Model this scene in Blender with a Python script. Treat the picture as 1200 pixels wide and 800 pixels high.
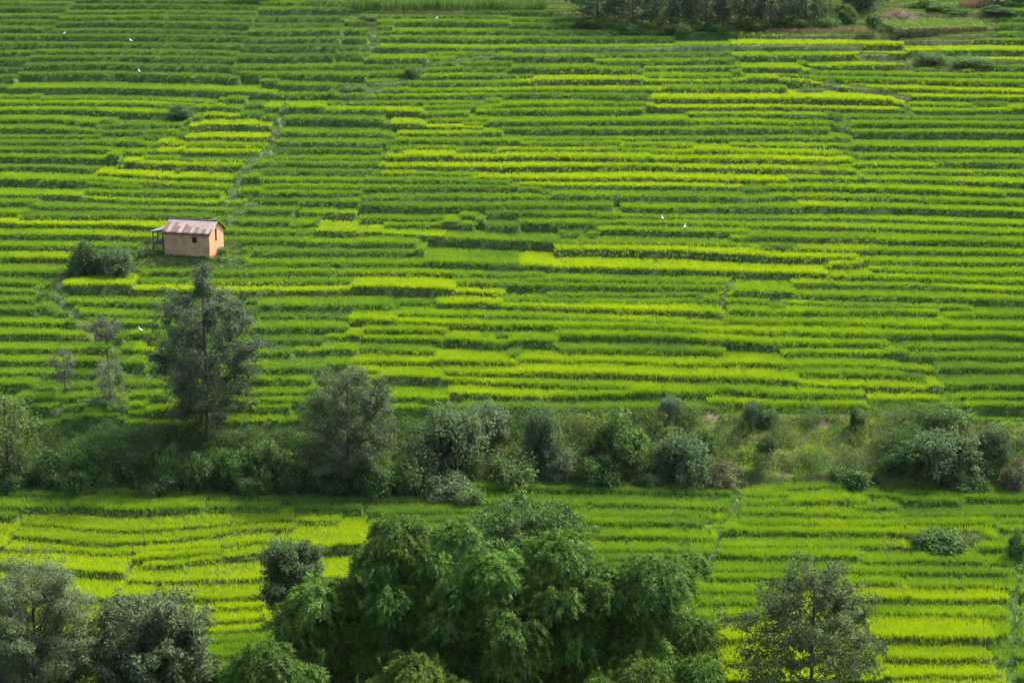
import bpy, math, random
import numpy as np
from mathutils import Vector

rng = np.random.default_rng(11)
random.seed(11)
R = math.radians
scene = bpy.context.scene
for o in list(bpy.data.objects):
    bpy.data.objects.remove(o)
COL = scene.collection

# ------------------------------------------------------------------ camera
F_PX = 2600.0            # focal length in pixels of a 1200 px wide frame
PITCH = 12.5             # degrees below the horizon
CAM_Z = 54.27
cam_d = bpy.data.cameras.new('camera')
cam = bpy.data.objects.new('camera', cam_d)
COL.objects.link(cam)
cam.location = (0, 0, CAM_Z)
cam.rotation_euler = (R(90 - PITCH), 0, 0)
cam_d.sensor_width = 36
cam_d.lens = 36 * F_PX / 1200
cam_d.clip_start = 1
cam_d.clip_end = 9000
scene.camera = cam

# ------------------------------------------------------------------ sky, sun, exposure
SUN_EL = 50.0
SUN_DIR = (0.72, 0.54)   # where the sun stands: to the right, a little behind the hill
SUN_AZ = math.atan2(SUN_DIR[0], SUN_DIR[1])
world = bpy.data.worlds.new('World')
scene.world = world
world.use_nodes = True
wn = world.node_tree.nodes
wl = world.node_tree.links
sky = wn.new('ShaderNodeTexSky')
sky.sky_type = 'NISHITA'
sky.sun_disc = False
sky.sun_elevation = R(SUN_EL)
sky.sun_rotation = SUN_AZ
sky.air_density = 0.9
sky.dust_density = 4.0
sky.ozone_density = 0.4
wl.new(sky.outputs['Color'], wn['Background'].inputs['Color'])
wn['Background'].inputs['Strength'].default_value = 0.15
sl = bpy.data.lights.new('sun', 'SUN')
sl.energy = 2.7
sl.angle = R(0.6)
sl.color = (1.0, 0.94, 0.82)
sun = bpy.data.objects.new('sun', sl)
COL.objects.link(sun)
to_sun = Vector((math.sin(SUN_AZ) * math.cos(R(SUN_EL)), math.cos(SUN_AZ) * math.cos(R(SUN_EL)), math.sin(R(SUN_EL))))
sun.rotation_euler = (-to_sun).to_track_quat('-Z', 'Y').to_euler()
sun.location = (200, 100, 300)
vs = scene.view_settings
vs.view_transform = 'Standard'
vs.look = 'None'
vs.gamma = 1
vs.exposure = 1.98
vs.use_curve_mapping = False
scene.render.filter_size = 1.7
cy = scene.cycles
cy.max_bounces = 5
cy.diffuse_bounces = 3
cy.glossy_bounces = 2
cy.transmission_bounces = 4
cy.transparent_max_bounces = 4
cy.volume_bounces = 0
cy.caustics_reflective = False
cy.caustics_refractive = False
cy.use_denoising = True
cy.use_adaptive_sampling = True
cy.adaptive_threshold = 0.02

# ------------------------------------------------------------------ pixel <-> ground helpers
CP, SP = math.cos(R(PITCH)), math.sin(R(PITCH))


def depth_of(y, z):
    return y * CP - (z - CAM_Z) * SP


def project(x, y, z):
    d = depth_of(y, z)
    return 600 + F_PX * x / d, 400 - F_PX * (y * SP + (z - CAM_Z) * CP) / d


def ang(v):
    return R(PITCH) + math.atan((v - 400) / F_PX)


# slope profile: (photo row, distance)
CT = [(1000, 167), (800, 196), (570, 240), (475, 252), (298, 300), (45, 410), (0, 440)]
PY = [-3000, -60, -2, 3, 60, 118, 140]
PZ = [CAM_Z + 40, CAM_Z + 12, CAM_Z - 1.75, CAM_Z - 1.9, CAM_Z - 44, CAM_Z - 83.6, CAM_Z - 84.2]
for v_, y_ in CT:
    PY.append(y_)
    PZ.append(CAM_Z - y_ * math.tan(ang(v_)))
PY += [900, 1800, 5000]
PZ += [PZ[-1] + 72, PZ[-1] + 60, PZ[-1] + 30]
PY = np.array(PY, float)
PZ = np.array(PZ, float)
# round the kinks of the profile
_ys = np.concatenate([np.arange(-3000, 100, 10), np.arange(100, 480, 0.25), np.arange(480, 5001, 10)])
_zs = np.interp(_ys, PY, PZ)
_k = np.ones(13) / 13
_m = (_ys >= 110) & (_ys <= 470)
_zm = np.convolve(_zs, _k, 'same')
_zs2 = _zs.copy()
_zs2[_m] = _zm[_m]


def z0(y):
    return np.interp(y, _ys, _zs2)


_ty = np.arange(150, 470, 0.1)


def table(raise_by):
    _, v = project(0, _ty, z0(_ty) + raise_by)
    return v


_tv0, _tv1 = table(0.0), table(0.95)


def y_at(v, raised=False):
    t = _tv1 if raised else _tv0
    return float(np.interp(-v, -t, _ty))


def x_at(u, y, z):
    return (u - 600) / F_PX * depth_of(y, z)


def vnoise(x, seed=0, wl_=5.0):
    """smooth 1-D value noise in [-1, 1]"""
    t = np.asarray(x, float) / wl_ + 1000.0 + seed * 17.31
    i = np.floor(t)
    f = t - i
    f = f * f * (3 - 2 * f)
    h = lambda n: np.modf(np.abs(np.sin(n * 127.1 + seed * 311.7) * 43758.5453))[0] * 2 - 1
    return h(i) * (1 - f) + h(i + 1) * f


def noise2(x, y, s, seed=0):
    x = np.asarray(x, float) / s + 500
    y = np.asarray(y, float) / s + 500
    xi, yi = np.floor(x), np.floor(y)
    fx, fy = x - xi, y - yi
    fx = fx * fx * (3 - 2 * fx)
    fy = fy * fy * (3 - 2 * fy)
    h = lambda a, b: np.modf(np.abs(np.sin(a * 127.1 + b * 311.7 + seed * 74.7) * 43758.5453))[0] * 2 - 1
    return (h(xi, yi) * (1 - fx) + h(xi + 1, yi) * fx) * (1 - fy) + (h(xi, yi + 1) * (1 - fx) + h(xi + 1, yi + 1) * fx) * fy


# ------------------------------------------------------------------ terrace front edges, read off the photograph: "u,v u,v ... b"  (b: rice tone, dark to yellow, cloud and bank shade painted in)
EDGES = """
8,102 120,101 300,107 .6w;45,112 150,111 255,117 .45;0,111 32,111 .6;0,118 130,118 262,124 .7;0,127 100,127 160,130 205,132 .65;0,139 60,138 115,144 .6
115,146 215,144 .4;0,150 115,152 .5;120,152 210,152 .45;0,158 120,157 .45;90,165 185,167 .55;0,165 90,166 .4;0,174 130,175 .45;0,183 140,184 .5
0,192 60,192 115,195 .5;238,133 283,133 .8;222,147 245,145 318,146 .95;215,159 318,160 .95;187,166 217,166 .85;218,168 316,168 .7;185,175 300,175 318,174 1
170,182 208,182 .6;145,188 220,191 296,193 .9;115,200 200,204 274,207 .95;105,206 160,211 272,217 .75;0,209 100,211 165,216 .65;100,222 260,225 .6
0,226 80,226 160,232 290,234 .78w;0,235 40,235 .6;45,239 280,243 .5;0,248 25,248 .6;25,251 250,252 .35;0,259 80,259 140,261 200,265 .95w;0,273 180,275 .7
0,285 110,285 180,286 .6;0,299 80,299 .75;0,316 80,317 .5;0,328 45,330 .45;75,336 180,336 300,338 440,337 590,341 1w;0,337 42,338 .5;75,349 205,353 .6
0,348 42,348 .5;165,317 300,318 .45;160,326 300,328 .45;88,362 195,365 .6;0,361 48,361 .5;0,373 80,374 .6;115,376 200,377 .65;0,389 108,388 .65;150,389 190,388 .6;0,404 105,405 .6w;155,407 180,408 .7
0,419 70,420 125,420 .55;150,426 172,425 .6;0,432 120,433 .5;145,446 205,446 .5;0,446 40,446 .5;40,450 110,449 .4;18,462 120,463 .5;150,459 195,459 .55
35,472 100,473 .5;145,470 190,471 .6;150,479 225,479 .6;72,491 150,493 222,497 .55
405,24 500,24 600,25 .5;460,34 600,34 .45;440,42 600,43 .5;430,54 600,55 720,54 858,53 .66w;860,53 960,53 1060,54 1w;300,77 500,75 .45;500,79 600,79 .45
300,85 430,90 .4;495,88 600,87 .5;480,97 600,97 .5;430,104 600,103 .55;392,110 600,109 .6;385,117 570,117 .5;300,107 330,107 .8;310,127 420,127 495,130 .75w
495,124 600,124 .6;330,137 450,139 .5;495,132 550,131 .5;500,139 572,138 .5;458,146 565,145 .9;322,153 460,155 .5;465,155 590,154 .8;465,163 600,163 .6
325,166 450,167 .5;475,169 535,169 .5;582,173 600,172 765,172 .75;320,182 450,183 .5;452,183 600,182 860,185 1000,187 .9;300,189 445,190 .5
445,193 600,193 740,191 935,196 .95;302,199 450,199 .45;445,201 490,200 .7;490,201 560,201 .6;300,208 600,211 .55w;300,216 600,218 .5;300,223 422,224 .5
425,229 600,230 .45;305,232 400,233 .35;350,246 420,246 .7;300,245 345,245 .4;420,240 600,241 .4;420,252 520,253 .4;450,259 560,260 .65;300,270 368,270 .5
370,271 450,271 520,274 .85w;522,274 600,276 .6;300,279 350,279 .5;355,282 490,283 .6;300,292 500,293 .5;300,305 450,305 600,310 .5w;300,315 600,319 .55
300,327 415,327 .55;535,329 600,331 .6;305,357 460,357 .55;510,354 640,357 760,362 848,367 .88;465,365 600,368 700,370 855,378 .72;300,383 408,383 .5
410,374 500,375 595,381 .75;425,386 525,387 .6;600,379 700,379 820,384 900,389 1045,391 .75;655,392 800,395 900,400 1040,400 .7;600,398 655,400 .65;660,407 780,407 .5
805,409 850,410 .6;915,409 1052,410 .72;600,417 700,417 800,423 900,424 1000,424 1095,430 .78;935,436 1060,438 .65;600,436 750,437 900,445 1103,452 .82;600,448 740,451 .65
838,454 900,456 .65;600,461 645,462 .85;645,460 740,458 835,458 .78;832,470 900,471 1015,472 .8;900,461 1012,461 .7;1018,462 1103,462 .88
385,392 500,394 600,399 .75;345,407 420,408 .75;410,420 500,421 600,424 .8;412,430 445,431 .8;520,433 600,435 .75;410,438 500,440 600,443 .82;460,461 525,463 .75
527,458 600,460 .85;460,475 490,475 .6;300,396 380,397 .5;300,411 343,411 .5;310,432 380,432 .4;300,442 365,442 .5;300,455 375,455 .55;300,466 355,466 .5
300,475 340,475 .5;330,491 365,491 .5
600,35 780,36 .3;600,43 790,43 .3;600,67 700,66 .5;860,65 900,65 1010,63 .8w;700,71 858,70 .6;755,76 868,76 .75;600,80 750,80 .5;755,86 860,87 .65;870,78 950,80 .85
600,94 740,92 900,91 980,95 .85;605,102 780,102 .78;600,109 690,109 .5;780,102 900,102 .6;765,115 850,115 950,116 1060,119 1w;760,123 900,123 1055,125 .96
600,121 758,119 .6;600,127 757,127 .6;805,131 900,131 970,133 .75;600,142 900,140 .6w;600,151 900,150 .5;610,159 900,158 .55;730,167 815,168 .6;600,166 728,165 .5
765,175 900,175 985,177 .78;605,205 750,206 900,208 923,208 1;608,213 870,216 .9;600,228 750,228 900,231 .5;600,240 720,240 .4;730,240 900,242 .6;720,248 900,251 .6
600,248 700,248 .4;700,256 900,260 .65;700,265 880,268 .65;600,280 900,283 .5;648,289 800,292 900,298 1005,299 .92;610,310 700,311 800,314 900,317 970,318 1w
610,324 860,328 .55;640,341 820,341 .45;600,333 860,334 .55;825,348 900,350 .6;600,348 820,349 .5
1000,61 1140,60 1200,60 .9w;1135,69 1200,69 1;950,75 1070,75 .75;960,83 1200,87 .6;950,91 1200,97 .6;982,100 1100,103 1200,105 .92;1045,111 1200,112 .85;1065,119 1140,120 .7
1070,128 1143,128 .7;1145,126 1200,126 .7;1030,135 1200,136 .4;1000,144 1200,144 .5;902,142 980,142 .5;902,149 975,149 .5;1000,152 1200,153 .55;902,158 1000,159 .6
900,166 1200,171 .65w;1000,179 1200,181 .65;985,189 1100,190 .7;1010,197 1200,199 .7;937,197 1005,198 .7;926,206 1050,208 1200,214 .75w;900,217 1050,219 1180,225 .7
902,226 1080,230 .6;1085,232 1200,236 .6;940,239 1200,246 .75;900,250 1050,253 1200,259 .75;902,261 1200,269 .7;902,275 1030,276 .6;1030,279 1200,283 .6
935,289 1200,293 .7w;1010,302 1200,305 .65;972,306 1010,306 .85;1020,312 1200,315 .75;975,321 1080,323 1200,326 .7;930,330 1050,331 1200,336 .75;900,341 1200,349 .65w
915,350 1140,357 .65;900,363 1100,363 .65;1110,366 1200,366 .6;855,375 1000,376 1050,379 1200,381 .65w;1047,390 1200,392 .6w;1060,403 1200,403 .5;1055,415 1145,414 .5
1146,415 1200,415 .5;1097,428 1200,429 .5;1105,449 1200,449 .45;1105,462 1200,462 .5;1100,475 1200,476 .5;1150,490 1200,490 .6
0,589 75,590 .5;0,598 22,598 .5;80,589 150,594 240,588 .62;25,606 100,612 150,615 250,610 300,604 400,604 .8;12,621 60,625 120,631 200,627 280,616 345,612 .8
0,638 60,638 130,642 200,637 260,632 318,627 .9;157,649 200,645 258,640 .95;168,656 220,654 .95;220,652 300,644 312,641 .95;0,656 20,657 90,663 146,667 1
147,674 200,675 300,672 420,672 1;320,637 435,635 .9;0,686 75,690 120,694 180,692 1;183,696 250,697 308,694 1;245,704 310,703 .95;0,712 95,714 183,712 1;200,721 250,722 298,718 1
230,733 297,727 1;0,742 118,740 1;230,744 340,743 .5;260,753 340,753 .5;235,763 330,765 .6;240,778 300,779 .6;220,577 500,581 .25;242,590 330,591 .4;345,590 428,591 .35
430,597 600,595 .35;500,604 600,603 .4;430,612 560,613 .4
600,566 860,573 .35;600,583 690,585 .5;692,585 860,589 .5;690,597 830,598 .5;670,608 830,609 .5;680,623 800,625 835,628 .6;700,638 810,640 .55;710,650 800,650 .5
690,658 740,658 .5;868,573 925,573 .6;920,566 992,565 .6;868,583 923,583 .6;925,584 1020,581 .7;1003,590 1055,590 .6;868,595 985,597 .65;985,599 1058,599 .6
1060,596 1200,597 .45;870,607 1040,609 .65;1045,608 1168,607 .6;1170,605 1200,605 .4;1170,616 1200,616 .5;842,618 1000,619 1100,622 1172,624 .7;1175,629 1200,629 .5
843,634 1060,634 .65;1145,638 1200,639 .55;815,647 900,648 1012,648 .65;1014,653 1200,655 .6;812,662 960,662 1195,668 .6;827,672 905,672 .6;970,679 1060,678 .65
1062,680 1185,683 .6;820,686 910,686 .65;985,695 1100,695 1187,696 .9;820,702 905,702 .6;1000,712 1185,716 .7;820,719 910,719 .7;1022,745 1170,746 1
820,743 1000,747 .9;1040,765 1165,765 .95;850,768 1030,768 .9;1045,785 1170,783 1;1045,801 1180,797 .95;850,790 1040,790 .95
"""
NX0, NX1, DX = -128.0, 128.0, 0.4
XC = np.arange(NX0, NX1 + 1e-6, DX)
percol = [[] for _ in XC]
edges = []
for item in EDGES.replace('\n', ';').split(';'):
    item = item.strip()
    if not item:
        continue
    w = item.split()
    wd = 1.0 if w[-1].endswith('w') else 0.0
    edges.append([[tuple(float(t) for t in p.split(',')) + (float(w[-1].rstrip('w')), wd) for p in w[:-1]]])
edges = [e[0] for e in edges]
# pieces of one edge that meet end to end are one edge
for border in (300, 600, 900, 1045):
    for e in list(edges):
        if e not in edges or abs(e[-1][0] - border) > 5:
            continue
        best = None
        for g in edges:
            if g is not e and abs(g[0][0] - border) < 5:
                dv = abs(g[0][1] - e[-1][1])
                if dv < 5.5 and (best is None or dv < best[0]):
                    best = (dv, g)
        if best:
            g = best[1]
            p0, p1 = e[-1], g[0]
            vm = (p0[1] + p1[1]) / 2
            mid = [(border - 22, p0[1] * .8 + vm * .2, p0[2], p0[3]), (border + 22, p1[1] * .8 + vm * .2, p1[2], p1[3])]
            new = [p for p in e if p[0] < border - 30] + mid + [p for p in g if p[0] > border + 30]
            edges.remove(e)
            edges.remove(g)
            edges.append(new)
eid = 0
for pts in edges:
    pts = list(pts)
    if pts[0][0] <= 3:
        pts[0] = (0,) + pts[0][1:]
        pts.insert(0, (-420, pts[0][1] - 2) + pts[0][2:])
    elif min(abs(pts[0][0] - q) for q in (300, 600, 900)) < 6:
        pts[0] = (pts[0][0] + rng.uniform(-60, 10),) + pts[0][1:]
    if pts[-1][0] >= 1197:
        pts.append((1620, pts[-1][1] + 5) + pts[-1][2:])
    elif min(abs(pts[-1][0] - q) for q in (300, 600, 900)) < 6:
        pts[-1] = (pts[-1][0] + rng.uniform(-10, 60),) + pts[-1][1:]
    ex, ey, eb, ew = [], [], [], []
    for (u, v, bb_, w_) in pts:
        y = y_at(v, True)
        ex.append(x_at(u, y, z0(y) + 0.95))
        ey.append(y)
        eb.append(bb_)
        ew.append(w_)
    i0 = np.searchsorted(XC, ex[0])
    i1 = np.searchsorted(XC, ex[-1])
    yy = np.interp(XC[i0:i1], ex, ey)
    bv = np.interp(XC[i0:i1], ex, eb)
    wv = np.interp(XC[i0:i1], ex, ew)
    yy = yy + 0.30 * vnoise(XC[i0:i1], eid, 9.0) + 0.13 * vnoise(XC[i0:i1], eid + 500, 2.6)
    for j, yv, b1, w1 in zip(range(i0, i1), yy, bv, wv):
        percol[j].append((yv, eid, b1, w1))
    eid += 1


def pitch(y):
    return np.interp(y, [200, 235, 280, 380, 440], [3.4, 3.0, 3.3, 3.9, 4.0])


def hash01(a, b=0.0):
    s = math.sin(a * 12.9898 + b * 78.233) * 43758.5453
    return s - math.floor(s)


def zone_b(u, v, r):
    """rice tone, with cloud and bank-foot shade painted in, where none was read off the photograph"""
    if v < 92 and u < 420:  # cloud shade over the upper left, put into the rice colour
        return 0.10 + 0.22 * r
    if v < 60:  # cloud-shaded top strip, darkened through the rice colour
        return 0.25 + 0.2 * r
    if v > 555 and v < 600:  # shade below the bank, painted as darker rice
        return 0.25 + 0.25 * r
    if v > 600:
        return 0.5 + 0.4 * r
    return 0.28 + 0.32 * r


BANK0 = y_at(556)
_bu, _bv = [-600, 340, 420, 1085, 1130, 1800], [504, 504, 487, 483, 494, 494]
_bx = [x_at(u_, y_at(v_), float(z0(y_at(v_)))) for u_, v_ in zip(_bu, _bv)]
_by = [y_at(v_) for v_ in _bv]


def bank1(x):
    return np.interp(x, _bx, _by)


KMAX = 90
EY = np.full((len(XC), KMAX), 1e6)
EB = np.zeros((len(XC), KMAX))
EI = np.zeros((len(XC), KMAX))
EN = np.zeros(len(XC), int)
Y_FIRST, Y_LAST = 178.0, 446.0
for c, lst in enumerate(percol):
    x = XC[c]
    BANK1 = float(bank1(x))
    lst.sort()
    keep = []
    for e in lst:
        if BANK0 - 0.5 < e[0] < BANK1 - 0.5 and abs(x) < 45:
            pass
        if keep and e[0] - keep[-1][0] < 0.95:
            if e[2] > keep[-1][2]:
                keep[-1] = e
            continue
        keep.append(e)
    anchors = [(Y_FIRST, -1, .5, 0)] + keep + [(Y_LAST, -2, .3, 0)]
    out = []
    for a, bb in zip(anchors[:-1], anchors[1:]):
        out.append(a)
        # the bank carries no terraces
        y_lo, y_hi = a[0], bb[0]
        segs = [(y_lo, y_hi)]
        if y_lo < BANK0 < y_hi or y_lo < BANK1 < y_hi:
            segs = []
            if y_lo < BANK0 - 1:
                segs.append((y_lo, BANK0 - 1.2))
            if y_hi > BANK1 + 2:
                segs.append((BANK1, y_hi))
        for (s0, s1) in segs:
            p = pitch((s0 + s1) / 2)
            if a[3] > 0.5 and s0 == a[0]:
                if s1 - s0 < 3.4 * p:
                    continue
                s0 = s0 + 2.2 * p                  # a broad paddy
                out.append((s0 + 0.2 * float(vnoise(x, int(a[1]), 8.0)), 5000 + a[1], 0.25 + 0.3 * hash01(a[1], 8.0)))
            n = int(round((s1 - s0) / (p * (0.92 + 0.55 * hash01(a[1] * 3.3 + bb[1], 1.7)))))
            if (s1 - s0) < 1.6 * p:
                n = 1
            um, vm_ = project(x, (s0 + s1) / 2, float(z0((s0 + s1) / 2)))
            if (um < 470 and vm_ > 598) or (vm_ > 688 and um < 1190):
                n = 1
            skipped = False
            for k in range(0 if s0 == BANK1 else 1, n):
                sid = a[1] * 31.7 + bb[1] * 7.3 + k
                q_ = int(abs(sid * 13.7)) % 997
                if k > 0 and not skipped and (s1 - s0) / n < 1.05 * p and float(vnoise(x, q_ + 31, 26.0)) < -0.38:
                    skipped = True                 # two steps run together here
                    continue
                skipped = False
                yv = s0 + (s1 - s0) * k / n + (0.22 * float(vnoise(x, q_, 6.0)) + 0.75 * float(vnoise(x, q_ + 7, 24.0))) * (k > 0)
                uu, vv = project(x, yv, float(z0(yv)) + 0.9)
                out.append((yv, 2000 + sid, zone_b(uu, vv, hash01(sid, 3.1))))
    out.append(anchors[-1])
    out = sorted(o[:3] for o in out)
    EN[c] = len(out)
    EY[c, :len(out)] = [o[0] for o in out][:KMAX]
    EI[c, :len(out)] = [o[1] for o in out][:KMAX]
    EB[c, :len(out)] = [o[2] for o in out][:KMAX]
ZL = z0(np.minimum(EY, 470))
LEV = ZL.copy()
_nxt = np.concatenate([EY[:, 1:], np.full((len(XC), 1), 1e6)], axis=1)
_gap = np.clip(_nxt - EY, 0, 9)
_gap = np.where((EY < BANK0) & (_nxt > BANK0 - 0.5), np.minimum(_gap, 1.0), _gap)
_gap = np.where((EY > BANK0 - 0.5) & (EY < bank1(XC)[:, None]), np.minimum(_gap, 1.5), _gap)
_fl = 0.28 + 0.44 * np.modf(np.abs(np.sin(EI * 5.13) * 3917.7))[0]
LEV = ZL + _fl * (z0(np.minimum(EY + _gap, 470)) - ZL)

HOUSE_U, HOUSE_V = 228, 299
HY = y_at(HOUSE_V)
HX = x_at(HOUSE_U, HY, float(z0(HY)))
HZ = float(z0(HY)) + 0.15


def column(x):
    return np.clip(np.rint((np.asarray(x) - NX0) / DX).astype(int), 0, len(XC) - 1)


def ground(x, y, full=False):
    x = np.atleast_1d(np.asarray(x, float))
    y = np.atleast_1d(np.asarray(y, float))
    c = column(x)
    zz = z0(y)
    base = zz + 0.35 * noise2(x, y, 9, 3)
    k = np.zeros(len(x), int)
    for i in range(0, len(x), 400000):
        sl_ = slice(i, i + 400000)
        k[sl_] = (EY[c[sl_]] <= y[sl_, None]).sum(1) - 1
    inside = (k >= 0) & (y < Y_LAST) & (np.abs(x) < NX1 - 1)
    kk = np.clip(k, 0, KMAX - 2)
    lev = LEV[c, kk]
    nx = EY[c, kk + 1]
    ny_lev = LEV[c, kk + 1]
    db = nx - y
    t = np.clip((0.32 - db) / 0.32, 0, 1)
    lev = np.where((EY[c, kk] < BANK0 + 0.5) & (y > BANK0 + 0.5), zz, lev)
    ter = lev * (1 - t) + np.where(nx < 1e5, ny_lev, lev) * t
    bank = np.clip(np.minimum((y - (BANK0 - 0.6)) / 0.8, ((bank1(x) - 0.2) - y) / 0.8), 0, 1)
    base_b = zz + 0.45 * noise2(x, y, 4.5, 7) + 0.45 * noise2(x / 4.0, y, 1.5, 9) + 0.2 * noise2(x, y, 1.4, 10)
    fade = np.clip((NX1 - 1 - np.abs(x)) / 6, 0, 1) * np.clip((y - Y_FIRST) / 3, 0, 1) * np.clip((Y_LAST - y) / 6, 0, 1)
    out = base.copy()
    out = np.where(inside, base * (1 - fade) + ter * fade, out)
    out = out * (1 - bank) + base_b * bank
    # level pad under the house
    hd = np.maximum(np.abs(x - HX + 0.8) / 5.6, np.abs(y - HY - 0.3) / 3.6)
    ht = np.clip((1.25 - hd) / 0.3, 0, 1)
    out = out * (1 - ht) + HZ * ht
    if full:
        return out, c, kk, lev, db, y - EY[c, kk], inside & (bank < 0.02) & (ht < 0.02), bank
    return out


def gz(x, y):
    return float(ground([x], [y])[0])


def at(u, v):
    """ground point under a photo pixel"""
    y = y_at(v)
    x = x_at(u, y, float(z0(y)))
    return x, y, gz(x, y)


# ------------------------------------------------------------------ mesh helpers
def build_mesh(name, verts, faces_per, nside, col=None, smooth=False):
    """verts (n,3); faces_per flat loop index array, nside verts per face"""
    me = bpy.data.meshes.new(name)
    n = len(verts)
    nf = len(faces_per) // nside
    me.vertices.add(n)
    me.vertices.foreach_set('co', np.ascontiguousarray(verts, np.float32).ravel())
    me.loops.add(nf * nside)
    me.loops.foreach_set('vertex_index', np.ascontiguousarray(faces_per, np.int32))
    me.polygons.add(nf)
    me.polygons.foreach_set('loop_start', np.arange(0, nf * nside, nside, dtype=np.int32))
    if smooth:
        me.polygons.foreach_set('use_smooth', np.ones(nf, bool))
    if col is not None:
        dom = 'FACE' if len(col) == nf else 'POINT'
        at_ = me.attributes.new('col', 'FLOAT_COLOR', dom)
        ca = np.ones((len(col), 4), np.float32)
        ca[:, :3] = col
        at_.data.foreach_set('color', ca.ravel())
    me.update(calc_edges=True)
    return me


def link(name, me, mat, parent=None):
    o = bpy.data.objects.new(name, me)
    COL.objects.link(o)
    if mat is not None and len(me.materials) == 0:
        me.materials.append(mat)
    if parent is not None:
        o.parent = parent
    return o


def tag(o, label=None, cat=None, group=None, kind=None):
    if label:
        o['label'] = label
    if cat:
        o['category'] = cat
    if group:
        o['group'] = group
    if kind:
        o['kind'] = kind
    return o


def empty(name, loc, label, cat, group=None, rz=0.0, scale=(1, 1, 1)):
    o = bpy.data.objects.new(name, None)
    COL.objects.link(o)
    o.location = loc
    o.rotation_euler = (0, 0, rz)
    o.scale = scale
    o.empty_display_size = 0.3
    return tag(o, label, cat, group)


def unit(a):
    return a / np.maximum(np.linalg.norm(a, axis=-1, keepdims=True), 1e-9)


def leaf_arrays(P, D, L, W, droop=0.0, roll=None):
    """diamond shaped leaves: base P, direction D, length L, width W"""
    n = len(P)
    D = unit(D)
    rnd = rng.normal(size=(n, 3)) if roll is None else roll
    S = unit(np.cross(D, rnd))
    L = np.broadcast_to(np.asarray(L, float), (n,))[:, None]
    W = np.broadcast_to(np.asarray(W, float), (n,))[:, None]
    mid = P + D * L * 0.5
    tip = P + D * L
    tip[:, 2] -= droop * L[:, 0]
    V = np.stack([P, mid + S * W * 0.5, tip, mid - S * W * 0.5], axis=1)
    return V.reshape(-1, 3)


class Tubes:
    def __init__(self, ns=6):
        self.v, self.f, self.n, self.ns = [], [], 0, ns

    def add(self, pts, rad):
        pts = np.asarray(pts, float)
        rad = np.asarray(rad, float)
        m = len(pts)
        tan = unit(np.gradient(pts, axis=0))
        ref = np.array([0.31, 0.94, 0.13])
        a = unit(np.cross(tan, ref))
        b = np.cross(tan, a)
        ns = self.ns
        th = np.arange(ns) / ns * 2 * np.pi
        ring = pts[:, None, :] + rad[:, None, None] * (np.cos(th)[None, :, None] * a[:, None, :] + np.sin(th)[None, :, None] * b[:, None, :])
        self.v.append(ring.reshape(-1, 3))
        i = np.arange(m - 1)[:, None] * ns
        j = np.arange(ns)[None, :]
        j2 = (j + 1) % ns
        q = np.stack([i + j, i + j2, i + ns + j2, i + ns + j], axis=-1).reshape(-1, 4) + self.n
        self.f.append(q)
        self.n += m * ns

    def mesh(self, name):
        return build_mesh(name, np.concatenate(self.v), np.concatenate(self.f).ravel(), 4, smooth=True)


class Boxes:
    """boxes in local coordinates collected into one mesh"""

    def __init__(self):
        self.v, self.f, self.n = [], [], 0

    def add(self, lo, hi):
        x0, y0, z0_ = lo
        x1, y1, z1 = hi
        self.v += [(x0, y0, z0_), (x1, y0, z0_), (x1, y1, z0_), (x0, y1, z0_), (x0, y0, z1), (x1, y0, z1), (x1, y1, z1), (x0, y1, z1)]
        n = self.n
        self.f += [(n, n + 3, n + 2, n + 1), (n + 4, n + 5, n + 6, n + 7), (n, n + 1, n + 5, n + 4), (n + 1, n + 2, n + 6, n + 5), (n + 2, n + 3, n + 7, n + 6), (n + 3, n, n + 4, n + 7)]
        self.n += 8

    def mesh(self, name):
        me = bpy.data.meshes.new(name)
        me.from_pydata(self.v, [], self.f)
        me.update()
        return me


# ------------------------------------------------------------------ materials
def newmat(name):
    m = bpy.data.materials.new(name)
    m.use_nodes = True
    nt = m.node_tree
    for n in list(nt.nodes):
        nt.nodes.remove(n)
    out = nt.nodes.new('ShaderNodeOutputMaterial')
    return m, nt, out


def foliage_mat(name, trans=0.4, gloss=0.012, rough=0.6):
    m, nt, out = newmat(name)
    N, Lk = nt.nodes, nt.links
    at_ = N.new('ShaderNodeAttribute')
    at_.attribute_name = 'col'
    d = N.new('ShaderNodeBsdfDiffuse')
    t = N.new('ShaderNodeBsdfTranslucent')
    mx = N.new('ShaderNodeMixShader')
    mx.inputs[0].default_value = trans
    hs = N.new('ShaderNodeHueSaturation')          # light through a leaf is yellower and stronger
    hs.inputs['Hue'].default_value = 0.495
    hs.inputs['Saturation'].default_value = 1.1
    hs.inputs['Value'].default_value = 1.35
    Lk.new(at_.outputs['Color'], d.inputs['Color'])
    Lk.new(at_.outputs['Color'], hs.inputs['Color'])
    Lk.new(hs.outputs['Color'], t.inputs['Color'])
    Lk.new(d.outputs[0], mx.inputs[1])
    Lk.new(t.outputs[0], mx.inputs[2])
    if gloss > 0:
        g = N.new('ShaderNodeBsdfGlossy')
        g.inputs['Roughness'].default_value = rough
        g.inputs['Color'].default_value = (1, 1, 1, 1)
        m2 = N.new('ShaderNodeMixShader')
        m2.inputs[0].default_value = gloss
        Lk.new(mx.outputs[0], m2.inputs[1])
        Lk.new(g.outputs[0], m2.inputs[2])
        Lk.new(m2.outputs[0], out.inputs['Surface'])
    else:
        Lk.new(mx.outputs[0], out.inputs['Surface'])
    return m


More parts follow.
